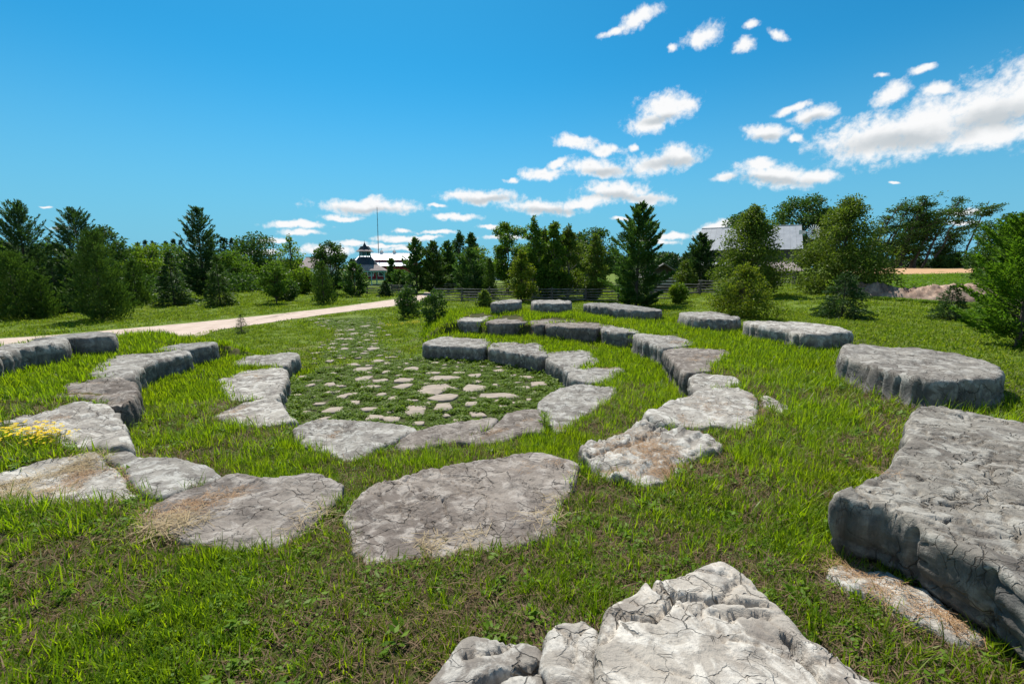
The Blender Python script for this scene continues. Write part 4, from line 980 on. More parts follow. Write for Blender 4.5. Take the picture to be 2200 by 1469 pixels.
def broadleaf(t, h, w, seed, mt, shape='round', cards=7000, cs=.16, bole=.15, lumps=46, open_=.5, tm='trunk', stems=1, lean=0.0, wr=.6):
    """limbs from the trunk carry clumps of leaves; gaps stay between the clumps"""
    rg = np.random.default_rng(seed); rnd = random.Random(seed); tr = MB()
    zb = h * bole
    def env(f):
        if shape == 'round': return math.sqrt(max(0, 1 - (2 * f - 1) ** 2)) * .95 + .05
        if shape == 'oval': return math.sin(math.pi * min(1, f * .92 + .08)) ** .6
        if shape == 'cone': return (min(1, f / .16) ** .45) * (1 - max(0, (f - .16) / .84) ** 1.5) * .98 + .05
        if shape == 'column': return (min(1, f / .15) ** .5) * (1 - f ** 2.2) * .9 + .08
        if shape == 'vase': return .35 + .65 * math.sin(math.pi * min(1, .15 + f * .75))
        return 1
    C = []
    for _ in range(lumps):
        f = rnd.random() ** 1.15; rr = w * .98 * env(f) * (rnd.random() ** .42); a = rnd.uniform(0, 6.283)
        C.append((rr * math.cos(a) + lean * h * f, rr * math.sin(a), zb + (h - zb) * f * .95, w * rnd.uniform(.24, .40) * (.62 + .38 * env(f))))
    if shape in ('column', 'cone'):           # a pointed leader above the crown
        for k_ in range(7):
            f = .84 + .16 * k_ / 6; C.append((rnd.uniform(-.06, .06) * w, rnd.uniform(-.06, .06) * w, zb + (h - zb) * f * 1.0, w * (.20 - .02 * k_)))
    top = Vector((lean * h, 0, h * .93)); bends = [(rnd.uniform(-.03, .03) * h, rnd.uniform(-.03, .03) * h) for _ in range(8)]
    stem0 = []
    for s_ in range(stems):
        ox = 0 if stems == 1 else rnd.uniform(-.25, .25) * w
        st = [Vector((lean * h * (k / 7) ** 1.2 + bends[k][0] * (k > 0) * .5 + ox * (k / 7), bends[k][1] * (k > 0) * .5, h * .9 * k / 7 - .05)) for k in range(8)]
        tr.tube(st, [max(.008, h * .016 / stems ** .4 * (1 - k / 8.5)) for k in range(8)], 7); stem0.append(st)
    for c in C:
        st = rnd.choice(stem0); zz = max(zb * .7, c[2] - (h * .10 + rnd.random() * .18 * h)); k = min(6, int(zz / (h * .9) * 7)); p0 = st[k]
        p1 = Vector(c[:3]); mid = (p0 + p1) / 2 + Vector((rnd.uniform(-.05, .05) * w, rnd.uniform(-.05, .05) * w, -.05 * h * rnd.random()))
        tr.tube([p0, mid, p1], [h * .0055, h * .0038, h * .0016], 4, cap=False)
    tr.build('trunk', M[tm], t)
    C = np.array(C); wgt = C[:, 3] ** 2; nper = rg.multinomial(cards, wgt / wgt.sum())
    P, U = [], []
    for c, m in zip(C, nper):
        d = frames(m, rg); r = c[3] * (rg.random(m) ** open_) * (1 + .25 * rg.normal(0, 1, m) * .5)
        p = c[:3] + d * r[:, None] * np.array([1, 1, .72]); p[:, 2] = np.maximum(p[:, 2], .05)
        u = d * .7 + rg.normal(0, .6, (m, 3)) + np.array([0, 0, -.12]); u /= np.linalg.norm(u, axis=1)[:, None]; P.append(p); U.append(u)
    P, U = np.vstack(P), np.vstack(U)
    crown_mesh('crown', P, U, cs * rg.uniform(.55, 1.35, len(P)), wr, rg, M[mt], t)

def windswept(t, h, w, seed, mt, cards=5200, cs=.5, lean=.35, thin=False):
    """slender leaning stems whose twigs stream away from the wind, with sky between the tiers"""
    rg = np.random.default_rng(seed); rnd = random.Random(seed); tr = MB(); P, U = [], []
    for s_ in range(1 if thin else 3):
        n = 9; hh = h * (1 if s_ == 0 else rnd.uniform(.6, .9)); ox = 0 if s_ == 0 else rnd.uniform(-.6, .5) * w; le = lean * rnd.uniform(.7, 1.15)
        st = [Vector((ox + le * hh * (k / n) ** 1.4 + rnd.uniform(-.012, .012) * h, rnd.uniform(-.02, .02) * h, hh * .95 * k / n - .1)) for k in range(n + 1)]
        tr.tube(st, [h * .016 * (1 - k / (n + 1.5)) + .03 for k in range(n + 1)], 6)
        nl = 12 if thin else 15
        for b in range(nl):
            f = rnd.uniform(.62 if thin else .16, .98); k = int(f * n); p0 = st[k].lerp(st[min(n, k + 1)], f * n - k)
            a = rnd.uniform(0, 6.283); L = w * rnd.uniform(.35, .85) * (1.15 - .5 * abs(f - .6)); dx = math.cos(a) * L * .75 + L * .45; dy = math.sin(a) * L * .8; dz = L * rnd.uniform(.10, .6)
            q = [p0, p0 + Vector((dx * .45, dy * .5, dz * .35)), p0 + Vector((dx, dy, dz))]
            tr.tube(q, [h * .004 + .02, h * .003 + .01, .015], 4, cap=False)
            m = int(cards / nl / (1 if thin else 3)); tt = rg.uniform(.2, 1.1, m)
            base = np.stack([np.interp(tt, [0, .5, 1], [v[i] for v in q]) for i in range(3)], 1)
            d = rg.normal(0, 1, (m, 3)) * np.array([1.3, 1, .42]) * L * .17
            P.append(base + d); u = rg.normal(0, .5, (m, 3)) + np.array([.8, 0, .1]); U.append(u / np.linalg.norm(u, axis=1)[:, None])
    tr.build('trunk', M['trunk'], t); P, U = np.vstack(P), np.vstack(U)
    crown_mesh('crown', P, U, cs * rg.uniform(.5, 1.3, len(P)), .5, rg, M[mt], t)

def plant_at(name, px, top, label, cat, base=None, D=None, group=None):
    if base is not None:
        x, y = ground(px, base); D = y
    else:
        y = D; x = (px - 1100) / F * D / math.cos(PITCH) * 1.0
        d = ray(px, 600); x = d.x / d.y * D
    z = H(x, y); xt, zt = at_depth(px, top, y)
    t = empty(name, (x, y, z - .02)); tag(t, label, cat, group)
    return t, zt - z, D
def wpx(hw, D): return hw / F * D
GRP = {'l': 'evergreens on the left lawn', 'w': 'trees of the wood behind the left lawn', 'c': 'young trees along the rail fence', 'b': 'windbreak trees at the dry field', 's': 'far spruces above the wood'}
TR = [
 # kind, px, base, D, top, half width px, leaf, label, name, group, options
 ('larch', 60, None, 30, 441, 66, 'larch', 'tall feathery larch with upswept branch tips at the far left', 'larch_tree', 'l', {}),
 ('cedar', 38, 684, None, 545, 70, 'cedar', 'broad dark cedar at the foot of the leftmost feathery larch', 'cedar_tree', 'l', {}),
 ('cedar', 96, 683, None, 590, 34, 'cedar', 'low rounded cedar pressed against the broad dark one at the far left', 'cedar_tree', 'l', {}),
 ('larch', 178, None, 31, 455, 62, 'larch', 'feathery larch with a ragged top, second from the left', 'larch_tree', 'l', {}),
 ('spruce', 126, 674, None, 560, 34, 'spruce', 'dark narrow spruce between the two feathery larches', 'spruce_tree', 'l', {}),
 ('cedar', 222, 686, None, 498, 62, 'cedar', 'dense cone shaped cedar with a full skirt beside the lawn at left', 'cedar_tree', 'l', {}),
 ('round', 232, None, 40, 482, 40, 'leaf_dark', 'tall dark deciduous tree rising behind the cone shaped cedar', 'deciduous_tree', 'w', {}),
 ('cedar', 288, None, 34, 560, 30, 'cedar', 'slim cedar right behind the cone shaped cedar', 'cedar_tree', 'l', {}),
 ('spruce', 375, 656, None, 540, 40, 'spruce', 'dark blunt spruce standing alone on the lawn with shade beneath', 'spruce_tree', 'l', {}),
 ('larch', 437, None, 41, 450, 50, 'larch', 'feathery larch with a bare tapering leader, tallest above the lawn centre left', 'larch_tree', 'l', {}),
 ('spruce', 474, 657, None, 548, 36, 'cedar', 'full green spruce in front of the larch with the bare leader', 'spruce_tree', 'l', {}),
 ('round', 325, None, 56, 521, 42, 'leaf_bright', 'light green round tree at the edge of the wood', 'deciduous_tree', 'w', {}),
 ('round', 375, None, 62, 524, 46, 'leaf', 'mid green tree in the wood right of the light green one', 'deciduous_tree', 'w', {}),
 ('round', 290, None, 60, 535, 34, 'leaf_olive', 'olive tinted tree in the wood left of the light green one', 'deciduous_tree', 'w', {}),
 ('round', 500, None, 60, 540, 40, 'leaf', 'rounded green tree filling the gap right of the full spruce', 'deciduous_tree', 'w', {}),
 ('round', 20, None, 42, 520, 60, 'leaf_dark', 'dark leafy tree behind the leftmost larch', 'deciduous_tree', 'w', {}),
 ('round', 110, None, 44, 515, 52, 'leaf', 'green leafy tree between and behind the two left larches', 'deciduous_tree', 'w', {}),
 ('round', -40, None, 36, 500, 60, 'leaf', 'leafy tree cut by the left edge', 'deciduous_tree', 'w', {}),
 ('round', 558, None, 70, 500, 44, 'leaf_dark', 'tall dark domed tree behind the small maple', 'deciduous_tree', 'w', {}),
 ('round', 455, None, 66, 560, 40, 'leaf_dark', 'low dark tree in the shade behind the full spruce', 'deciduous_tree', 'w', {}),
 ('column', 628, None, 52, 504, 36, 'leaf_bright', 'tall airy light green tree right of the dark domed tree', 'deciduous_tree', 'c', dict(cards=2600)),
 ('round', 648, None, 50, 575, 26, 'leaf_bright', 'yellow green low tree beneath the tall airy one', 'deciduous_tree', 'c', {}),
 ('round', 594, 653, None, 560, 29, 'leaf', 'small maple with a bare straight stem on the left lawn', 'maple_tree', 'c', dict(bole=.22)),
 ('round', 612, 646, None, 596, 24, 'leaf_dark', 'dark low shrub behind the small maple', 'shrub', 'c', dict(bole=.03)),
 ('cedar', 696, 652, None, 562, 27, 'cedar', 'pointed cedar beside the gravel path, between maple and round pine', 'cedar_tree', 'c', {}),
 ('round', 713, 633, None, 517, 37, 'leaf_dark', 'tall blue green locust left of the gazebo', 'locust_tree', 'c', dict(bole=.1, shape='oval')),
 ('pine', 763, 637, None, 566, 30, 'pine', 'round bushy pine in front of the gazebo', 'pine_tree', 'c', dict(z0=.0)),
 ('spruce', 828, 637, None, 604, 17, 'spruce', 'little dark spruce in front of the far rail fence', 'spruce_tree', 'c', {}),
 ('column', 841, None, 60, 553, 12, 'leaf_dark', 'slender dark tree just right of the gazebo roof', 'deciduous_tree', 'c', {}),
 ('pine', 862, None, 56, 583, 26, 'pine', 'low soft pine between gazebo and tall pines', 'pine_tree', 'c', dict(z0=.02)),
 ('pine', 895, None, 52, 513, 30, 'pine', 'tall open dark pine, first of the pines right of the red barn', 'pine_tree', 'c', {}),
 ('pine', 932, None, 50, 520, 34, 'cedar', 'broad brown tinged pine, second of the pines by the red barn', 'pine_tree', 'c', {}),
 ('pine', 962, None, 56, 520, 28, 'pine', 'thin pine third of the pines by the red barn', 'pine_tree', 'c', {}),
 ('column', 988, None, 78, 497, 24, 'leaf_dark', 'tall dark twin topped tree, its left stem', 'deciduous_tree', 'w', {}),
 ('column', 1013, None, 78, 500, 22, 'leaf_dark', 'tall dark twin topped tree, its right stem', 'deciduous_tree', 'w', {}),
 ('pine', 1010, None, 45, 536, 42, 'pine', 'wide soft green pine behind the fence, left of the thin shrub', 'pine_tree', 'c', dict(z0=.02)),
 ('round', 1030, None, 56, 527, 28, 'leaf_bright', 'bright green rounded tree behind the wide soft pine', 'deciduous_tree', 'c', {}),
 ('cedar', 1052, None, 43, 556, 17, 'cedar', 'small upright cedar at the fence left of the walnut', 'cedar_tree', 'c', {}),
 ('round', 1092, None, 52, 480, 40, 'leaf', 'walnut with drooping leaf sprays and sky between them', 'walnut_tree', 'c', dict(bole=.25, lumps=30, shape='vase')),
 ('cone', 1120, None, 38.2, 533, 30, 'leaf_yellow', 'young yellow green maple at the rail fence', 'maple_tree', 'c', dict(bole=.12)),
 ('column', 1146, None, 42, 466, 34, 'leaf', 'tallest slender birch with a pointed tip', 'birch_tree', 'c', dict(tm='pale_trunk')),
 ('column', 1169, None, 44, 490, 34, 'leaf_olive', 'birch just right of the tallest one', 'birch_tree', 'c', dict(tm='pale_trunk')),
 ('column', 1190, None, 42, 477, 36, 'leaf', 'pointed birch in the middle of the birch clump', 'birch_tree', 'c', dict(tm='pale_trunk')),
 ('column', 1220, None, 43, 484, 36, 'leaf_olive', 'birch at the right side of the birch clump', 'birch_tree', 'c', dict(tm='pale_trunk')),
 ('round', 1160, None, 50, 522, 52, 'leaf', 'broad mid green tree filling in behind the birch clump', 'deciduous_tree', 'c', {}),
 ('round', 1222, None, 52, 516, 46, 'leaf_olive', 'olive green tree filling in behind the right birches', 'deciduous_tree', 'c', {}),
 ('round', 1240, None, 75, 495, 30, 'leaf_dark', 'dark round tree behind the right side of the birch clump', 'deciduous_tree', 'w', {}),
 ('round', 1282, None, 74, 488, 42, 'leaf_dark', 'dense dark tree behind the olive poplar', 'deciduous_tree', 'w', {}),
 ('column', 1277, None, 40, 503, 32, 'leaf_olive', 'olive coloured narrow poplar left of the big pine', 'poplar_tree', 'c', {}),
 ('round', 1186, 642, None, 588, 26, 'leaf_olive', 'bushy shrub at the fence behind the rounded far block', 'shrub', 'c', dict(bole=.02)),
 ('round', 1268, 646, None, 612, 13, 'leaf', 'small leafy sprout at the fence post below the poplar', 'shrub', 'c', dict(bole=.02)),
 ('column', 1041, 664, None, 622, 15, 'leaf_olive', 'thin upright shrub in the grass left of the smallest far block', 'shrub', 'c', dict(cards=1500)),
 ('round', 878, 683, None, 614, 25, 'leaf_dark', 'dark leafy bush beside the path, the left one of the pair', 'shrub', 'c', dict(bole=.04, shape='oval')),
 ('round', 935, 692, None, 621, 28, 'leaf_dark', 'dark leafy bush beside the path, the right one of the pair', 'shrub', 'c', dict(bole=.04, shape='oval')),
 ('pine', 1366, 659, None, 438, 72, 'pine', 'large white pine with an open spiky leader at the centre right', 'pine_tree', 'c', dict(z0=.0)),
 ('round', 1456, 653, None, 606, 15, 'leaf_bright', 'small bright bush in front of the log cabin', 'shrub', 'c', dict(bole=.1)),
 ('pine', 1503, None, 44, 504, 44, 'spruce', 'dark pine in front of the left end of the grey barn', 'pine_tree', 'c', {}),
 ('cone', 1470, None, 43, 560, 26, 'leaf_olive', 'olive low tree behind the small bright bush', 'deciduous_tree', 'c', {}),
 ('cone', 1607, None, 30, 441, 72, 'leaf_olive', 'big oval maple hiding the middle of the grey barn', 'maple_tree', 'c', dict(bole=.06)),
 ('round', 1592, 686, None, 566, 60, 'leaf_yellow', 'yellow green bush behind the knobbly low block', 'shrub', 'c', dict(bole=.03, shape='cone')),
 ('cone', 1806, None, 29, 424, 90, 'leaf_olive', 'biggest pyramidal maple right of the windmill', 'maple_tree', 'c', dict(bole=.05)),
 ('spruce', 1808, 683, None, 582, 66, 'spruce', 'small wide spreading spruce on the lawn before the biggest maple', 'spruce_tree', 'c', dict(z0=.10)),
 ('spruce', 2052, None, 17.5, 612, 46, 'spruce', 'dark prickly spruce at the right end of the soil mound', 'spruce_tree', 'c', {}),
 ('pine', 2185, 748, None, 436, 118, 'pine_bright', 'bright soft pine cut by the right edge', 'pine_tree', 'c', dict(z0=.02)),
 ('round', 2150, None, 30, 452, 60, 'leaf_dark', 'dark tree behind the bright soft pine', 'deciduous_tree', 'w', {}),
 ('round', 2235, None, 26, 452, 60, 'leaf_dark', 'dark tree just beyond the right edge', 'deciduous_tree', 'w', {}),
 ('round', 1714, None, 95, 419, 58, 'leaf_dark', 'large rounded dense tree above the grey barn roof', 'deciduous_tree', 'b', {}),
 ('round', 1590, None, 96, 456, 44, 'leaf_dark', 'dark tree peeping over the left half of the barn roof', 'deciduous_tree', 'b', {}),
 ('round', 1775, None, 92, 440, 36, 'leaf_dark', 'dark tree between barn and biggest maple', 'deciduous_tree', 'b', {}),
 ('wind', 1858, None, 100, 424, 52, 'leaf_dark', 'dense windbreak tree right behind the biggest maple', 'windswept_tree', 'b', dict(cards=5600)),
 ('wind', 1895, None, 102, 416, 52, 'leaf_dark', 'full crowned windbreak tree, second along the row', 'windswept_tree', 'b', dict(cards=5600)),
 ('wind', 1925, None, 100, 412, 46, 'leaf_dark', 'tall windbreak tree leaning with the wind, middle of the row', 'windswept_tree', 'b', dict(cards=5600)),
 ('wind', 1950, None, 104, 450, 46, 'leaf_dark', 'lower dark windbreak tree, fourth along the row', 'windswept_tree', 'b', dict(cards=6500)),
 ('wind', 1980, None, 100, 412, 48, 'leaf_dark', 'strongly leaning open crowned windbreak tree against the cloud', 'windswept_tree', 'b', dict(cards=3800, lean=.45)),
 ('wind', 2010, None, 102, 480, 40, 'leaf_dark', 'short leafy tree at the right end of the dense windbreak', 'windswept_tree', 'b', dict(cards=4600)),
 ('wind', 2060, None, 100, 424, 34, 'leaf_dark', 'lone thin windswept tree with a bare stem and flat top', 'windswept_tree', 'b', dict(cards=1500, thin=True, lean=.30)),
 ('wind', 2078, None, 101, 505, 12, 'leaf_dark', 'nearly bare leaning sapling beside the lone thin tree', 'windswept_tree', 'b', dict(cards=160, thin=True, lean=.28)),
 ('round', 2047, None, 96, 544, 12, 'leaf_dark', 'small round bush below the lone thin tree', 'shrub', 'b', dict(bole=.02)),
 ('round', 2022, None, 96, 552, 16, 'leaf_dark', 'low bush at the right end of the windbreak', 'shrub', 'b', dict(bole=.02)),
]
for k, px in enumerate([305, 322, 338, 365, 382, 398, 484, 492, 505, 515, 528, 463]):
    TR.append(('spruce', px, None, 118, [521, 517, 519, 519, 514, 516, 510, 512, 512, 517, 516, 515][k], 11, 'leaf_far', 'dark pointed spruce standing above the wood far behind the left lawn', 'spruce_tree', 's', dict(cards=900)))
NTRI = 0
for i, (kind, px, base, D, top, hw, lf, label, name, g, op) in enumerate(TR):
    op = dict(op)
    t, h, D = plant_at(name, px, top, label, 'shrub' if name == 'shrub' else 'tree', base, D, GRP[g])
    w = wpx(hw, D); pxm = D / 455.0; cs = max(.05, 1.7 * pxm)
    area_px = hw * h / D * F * 1.2 / 4.6
    if kind in ('larch', 'spruce', 'pine', 'cedar'):
        dens = {'larch': 4.2, 'spruce': 4.8, 'pine': 6.5, 'cedar': 4.8}[kind]
        cards = op.pop('cards', int(min(34000, max(2200, area_px * dens))))
        want = area_px * dens; big = min(1.6, max(1.0, (want / cards) ** .5))
        l = big * {'larch': 3.9, 'spruce': 3.0, 'pine': 3.8, 'cedar': 2.7}[kind] * pxm
        conifer(t, h, w, 1000 + i, lf, kind, cards, max(.07, l), op.get('z0', .03))
    elif kind == 'wind':
        windswept(t, h, w, 1000 + i, lf, cs=max(.22, 1.9 * pxm), **op)
    else:
        shape = op.pop('shape', kind)
        cards = op.pop('cards', int(min(36000, max(2600, area_px * 5.6))))
        w *= 1.07
        broadleaf(t, h, w, 1000 + i, lf, shape, cards, max(.06, 2.15 * pxm), op.get('bole', .10), op.get('lumps', 78 if shape in ('cone', 'round') else 44), .5, op.get('tm', 'trunk'))
# little spruce seedling on the grass left of the paving
t, h, D = plant_at('seedling_tree', 520, 674, 'spindly seedling with flat sprays standing alone in the grass by the path', 'tree', 716)
conifer(t, h, wpx(21, D), 77, 'spruce', 'spruce', 700, .06, .12)
# tall weed growing beside the inner slab
t, h, D = plant_at('milkweed_plant', 1169, 884, 'tall broad leaved weed growing between two inner slabs', 'plant', 918)
mb = MB(); mb.tube([(0, 0, -.02), (.005, 0, h * .5), (0, .005, h)], [.008, .006, .004], 5); mb.build('stem', M['grass_dark'], t)
rnd = random.Random(3); V, Fq = [], []
for k in range(16):
    a = k * 2.4; z = h * (.3 + .7 * k / 15); u = Vector((math.cos(a), math.sin(a), .25 + .3 * k / 15)).normalized(); v = u.cross(Vector((0, 0, 1))).normalized()
    leafquad(V, Fq, (0, 0, z), u, v, .13 * (1.1 - .4 * k / 15), .42)
ob('leaves', mesh('leaves', V, np.array(Fq), M['leaf_bright']), t)

# ------------------------------------------------------------------ far woods that read as one mass
def woods(name, spans, mt, seed):
    rg = np.random.default_rng(seed); P, U, S = [], [], []
    for (x0, x1, y0, y1, D, n) in spans:
        for k in range(n):
            f = rg.random(); px = x0 + (x1 - x0) * f; top = y0 + (y1 - y0) * f + rg.uniform(-3, 5)
            d = ray(px, 575); Dk = D * rg.uniform(.9, 1.15); x = d.x / d.y * Dk; z0 = H(x, Dk); zt = max(z0 + 2, at_depth(px, top, Dk)[1]); r = max(2.0, (zt - z0) * .42)
            m = 420; dd = frames(m, rg); dd[:, 2] = abs(dd[:, 2]) * 1.5 - .35
            c = np.array([x, Dk, zt - r * 1.1])
            p = c + dd * r * rg.uniform(.7, 1.1, m)[:, None]; P.append(p); u = rg.normal(0, 1, (m, 3)); U.append(u / np.linalg.norm(u, axis=1)[:, None]); S.append(rg.uniform(.6, 1.4, m) * Dk / 455 * 2.2)
            p2 = np.column_stack([x + rg.normal(0, r * .7, 120), Dk + rg.normal(0, r * .5, 120), rg.uniform(z0, max(zt - r, z0 + .5), 120)]); P.append(p2); u = rg.normal(0, 1, (120, 3)); U.append(u / np.linalg.norm(u, axis=1)[:, None]); S.append(np.full(120, Dk / 455 * 3))
    V, Q = leaves(np.vstack(P), np.vstack(U), np.concatenate(S), .7, rg)
    tag(ob(name, mesh(name, V, Q, M[mt])), kind='stuff')
woods('distant_woods', [(-150, 560, 560, 560, 150, 60), (560, 800, 562, 560, 260, 34), (820, 1110, 560, 562, 260, 34), (1100, 1420, 560, 553, 240, 44), (1400, 1560, 547, 543, 190, 26), (1660, 1860, 520, 540, 150, 26), (1840, 2100, 569, 568, 118, 40), (2080, 2500, 545, 520, 110, 40)], 'leaf_far', 31)
woods('undergrowth', [(-120, 330, 590, 590, 38, 26), (240, 560, 592, 596, 58, 36), (560, 660, 598, 602, 66, 12)], 'leaf_dark', 32)

# ------------------------------------------------------------------ split rail fences
def rail_fence(label, posts, ph, nr=5, group='split rail fences'):
    """posts: [(x, y)], every post and rail its own part"""
    x0, y0 = posts[0]; t = empty('rail_fence', (x0, y0, H(x0, y0))); tag(t, label, 'fence', group)
    rnd = random.Random(len(label)); z00 = H(x0, y0)
    for (x, y) in posts:
        for dy in (-.11, .13):
            mb = MB(); z = H(x, y) - z00; hh = ph * rnd.uniform(.98, 1.12); w = rnd.uniform(.055, .075)
            mb.tube([(0, 0, -.1), (rnd.uniform(-.02, .02), 0, hh * .5), (rnd.uniform(-.04, .04), 0, hh)], [w * 1.1, w, w * .85], 7)
            mb.build('post', M['post'], t, (x - x0, y - y0 + dy, z))
    for (a, b) in zip(posts[:-1], posts[1:]):
        L = math.hypot(b[0] - a[0], b[1] - a[1]) + .35; az_ = math.atan2(b[1] - a[1], b[0] - a[0])
        for r_ in range(nr):
            za = .12 + (ph * .92 - .12) * r_ / (nr - 1); mb = MB(); w = rnd.uniform(.038, .060)
            pts = [(L * (k / 4 - .5), rnd.uniform(-.02, .02), rnd.uniform(-.025, .025)) for k in range(5)]
            mb.tube(pts, [w * rnd.uniform(.8, 1.15) for _ in range(5)], 6)
            o = mb.build('rail', M['rail'], t, ((a[0] + b[0]) / 2 - x0, (a[1] + b[1]) / 2 - y0 + rnd.uniform(-.03, .05), (H(*a) + H(*b)) / 2 - z00 + za))
            o.rotation_euler = (0, rnd.uniform(-.02, .02), az_)
def fx(px, Y): d = ray(px, 640); return d.x / d.y * Y
rail_fence('long grey split rail fence running behind the far blocks', [(fx(p, 38.6), 38.6 + .15 * (i % 2)) for i, p in enumerate([934, 992, 1052, 1113, 1186, 1259, 1330, 1400, 1452, 1504, 1570, 1636, 1702])], 1.12)
rail_fence('short rail fence left of the path gap, in front of the gazebo', [(fx(p, 51), 51 + .15 * (i % 2)) for i, p in enumerate([789, 842, 893])], .98)
rail_fence('second rail fence standing farther back behind the long one', [(fx(p, 53), 53 + .15 * (i % 2)) for i, p in enumerate([940, 990, 1040, 1088, 1140, 1190, 1240, 1290, 1345, 1400])], 1.1)
rail_fence('faint far rail fence below the wood at left', [(fx(p, 62), 62 + .15 * (i % 2)) for i, p in enumerate([480, 530, 580, 630, 680])], 1.0, 4)

# ------------------------------------------------------------------ buildings
M['shingle'] = simple('wood_shingle', (.36, .29, .27), (.20, .16, .15), 5, .9, .6, .02)
M['slate'] = simple('dark_shingle', (.035, .05, .065), (.025, .035, .045), 4, .7, .5, .02)
M['teal'] = simple('turquoise_paint', (.20, .48, .50), (.16, .40, .43), 3, .6, .2, .005)
M['metal_white'] = simple('white_metal_roof', (.80, .82, .86), (.72, .74, .78), 2, .4, .1, .005)
M['metal_grey'] = simple('grey_metal_roof', (.34, .35, .37), (.28, .29, .31), .8, .5, .1, .005)
M['barn_red'] = simple('barn_red', (.20, .012, .018), (.15, .010, .014), 2, .7, .3, .01)
M['barn_wood'] = simple('grey_barn_board', (.11, .10, .095), (.06, .055, .052), 3, .95, .5, .02, (6, 6, .5))
M['log'] = simple('dark_log', (.09, .065, .05), (.05, .038, .03), 3, .95, .6, .02, (1, 6, 6))
M['chink'] = simple('white_chinking', (.84, .83, .81), (.76, .75, .73), 6, .9, .2, .01)
M['glass'] = simple('window_glass', (.03, .04, .05), (.02, .03, .04), 2, .08, .02, .001, spec=.6)
M['dark_metal'] = simple('dark_steel', (.05, .05, .055), (.04, .04, .045), 4, .5, .2, .005, metal=.5)
M['brick'] = simple('red_brick', (.30, .09, .06), (.22, .07, .05), 6, .9, .4, .01)
M['galv'] = simple('galvanised_steel', (.55, .57, .60), (.45, .47, .50), 3, .4, .1, .003, metal=.3)

def gazebo():
    Y = 78.0; x = fx(789, Y); z = H(x, Y); zf = lambda py: at_depth(789, py, Y)[1] - z
    t = empty('gazebo', (x, Y, z), R(9)); tag(t, 'octagonal gazebo with turquoise posts and a dark spired cupola', 'gazebo')
    Re = 3.75; ze = zf(581); zt = zf(552)
    def ring(r, zz, ph=22.5): return [(r * math.cos(R(ph + 45 * k)), r * math.sin(R(ph + 45 * k)), zz) for k in range(8)]
    lo, mid, hi = ring(Re, ze), ring(2.15, ze + (zt - ze) * .42), ring(1.05, zt)
    for k in range(8):
        j = (k + 1) % 8
        MB().slab([lo[k], lo[j], mid[j], mid[k]], .08).build('roof_panel', M['shingle'], t)
    for k in range(8):
        j = (k + 1) % 8
        up = [(v[0] * .995, v[1] * .995, v[2] + .02) for v in mid]
        MB().slab([up[k], up[j], hi[j], hi[k]], .08).build('upper_roof_panel', M['slate'], t)
    mb = MB(); e = ring(Re - .05, ze - .16)
    for k in range(8): j = (k + 1) % 8; mb.tube([e[k], e[j]], .09, 4)
    mb.build('eave_beam', M['teal'], t)
    for k in range(8):
        p = ring(Re - .35, 0)[k]; mb = MB(); mb.tube([(p[0], p[1], 0), (p[0], p[1], ze - .1)], .11, 4); o = mb.build('post', M['teal'], t)
        br = MB()
        for j in ((k + 1) % 8, (k - 1) % 8):
            q = ring(Re - .35, 0)[j]; dx, dy = (q[0] - p[0]) * .3, (q[1] - p[1]) * .3
            br.tube([(p[0], p[1], ze - .95), (p[0] + dx * .35, p[1] + dy * .35, ze - .55), (p[0] + dx, p[1] + dy, ze - .2)], .05, 4)
        br.build('bracket', M['teal'], o)
    rl = ring(Re - .35, .85); rb = ring(Re - .35, .2)
    for k in (0, 1, 2, 3, 4, 6, 7):
        j = (k + 1) % 8; mb = MB(); mb.tube([rl[k], rl[j]], .04, 4); mb.tube([rb[k], rb[j]], .04, 4)
        for s_ in range(1, 9):
            f = s_ / 9; a = Vector(rl[k]).lerp(Vector(rl[j]), f); b = Vector(rb[k]).lerp(Vector(rb[j]), f); mb.tube([a, b], .02, 4)
        mb.build('railing', M['teal'], t)
    # open cupola
    z1 = zf(549); z2 = zf(541); cb = ring(.98, z1)
    mb = MB()
    for k in range(8): j = (k + 1) % 8; mb.tube([ring(.95, zt - .1)[k], ring(.95, z1 + .1)[k]], .07, 4); mb.tube([ring(.95, z1)[k], ring(.95, z1)[j]], .08, 4)
    mb.build('cupola_base', M['teal'], t)
    for k in range(8):
        j = (k + 1) % 8; a, b = Vector(ring(.92, z1)[k]), Vector(ring(.92, z1)[j]); c, d = Vector(ring(.92, z2 + .2)[j]), Vector(ring(.92, z2 + .2)[k])
        o = MB().slab([a, b, c, d], .02).build('cupola_window', M['glass'], t)
        mb = MB(); mb.tube([a, d], .05, 4); mb.tube([(a + b) / 2, (c + d) / 2], .025, 4); mb.build('mullion', M['teal'], o)
    el_ = ring(1.5, z2 + .05); em = ring(1.1, z2 + .32); tip = (0, 0, zf(521))
    mb = MB()
    for k in range(8): j = (k + 1) % 8; mb.slab([el_[k], el_[j], em[j], em[k]], .05)
    mb.build('cupola_eave', M['shingle'], t)
    mb = MB(); mb.tube([(0, 0, z2 + .30), (0, 0, z2 + .9), (0, 0, zf(530)), tip], [1.1, .68, .36, .03], 8); mb.build('spire', M['slate'], t)
    mb = MB(); mb.tube([(0, 0, zf(522)), (0, 0, zf(516))], [.05, .015], 5); mb.build('finial', M['dark_metal'], t)
gazebo()

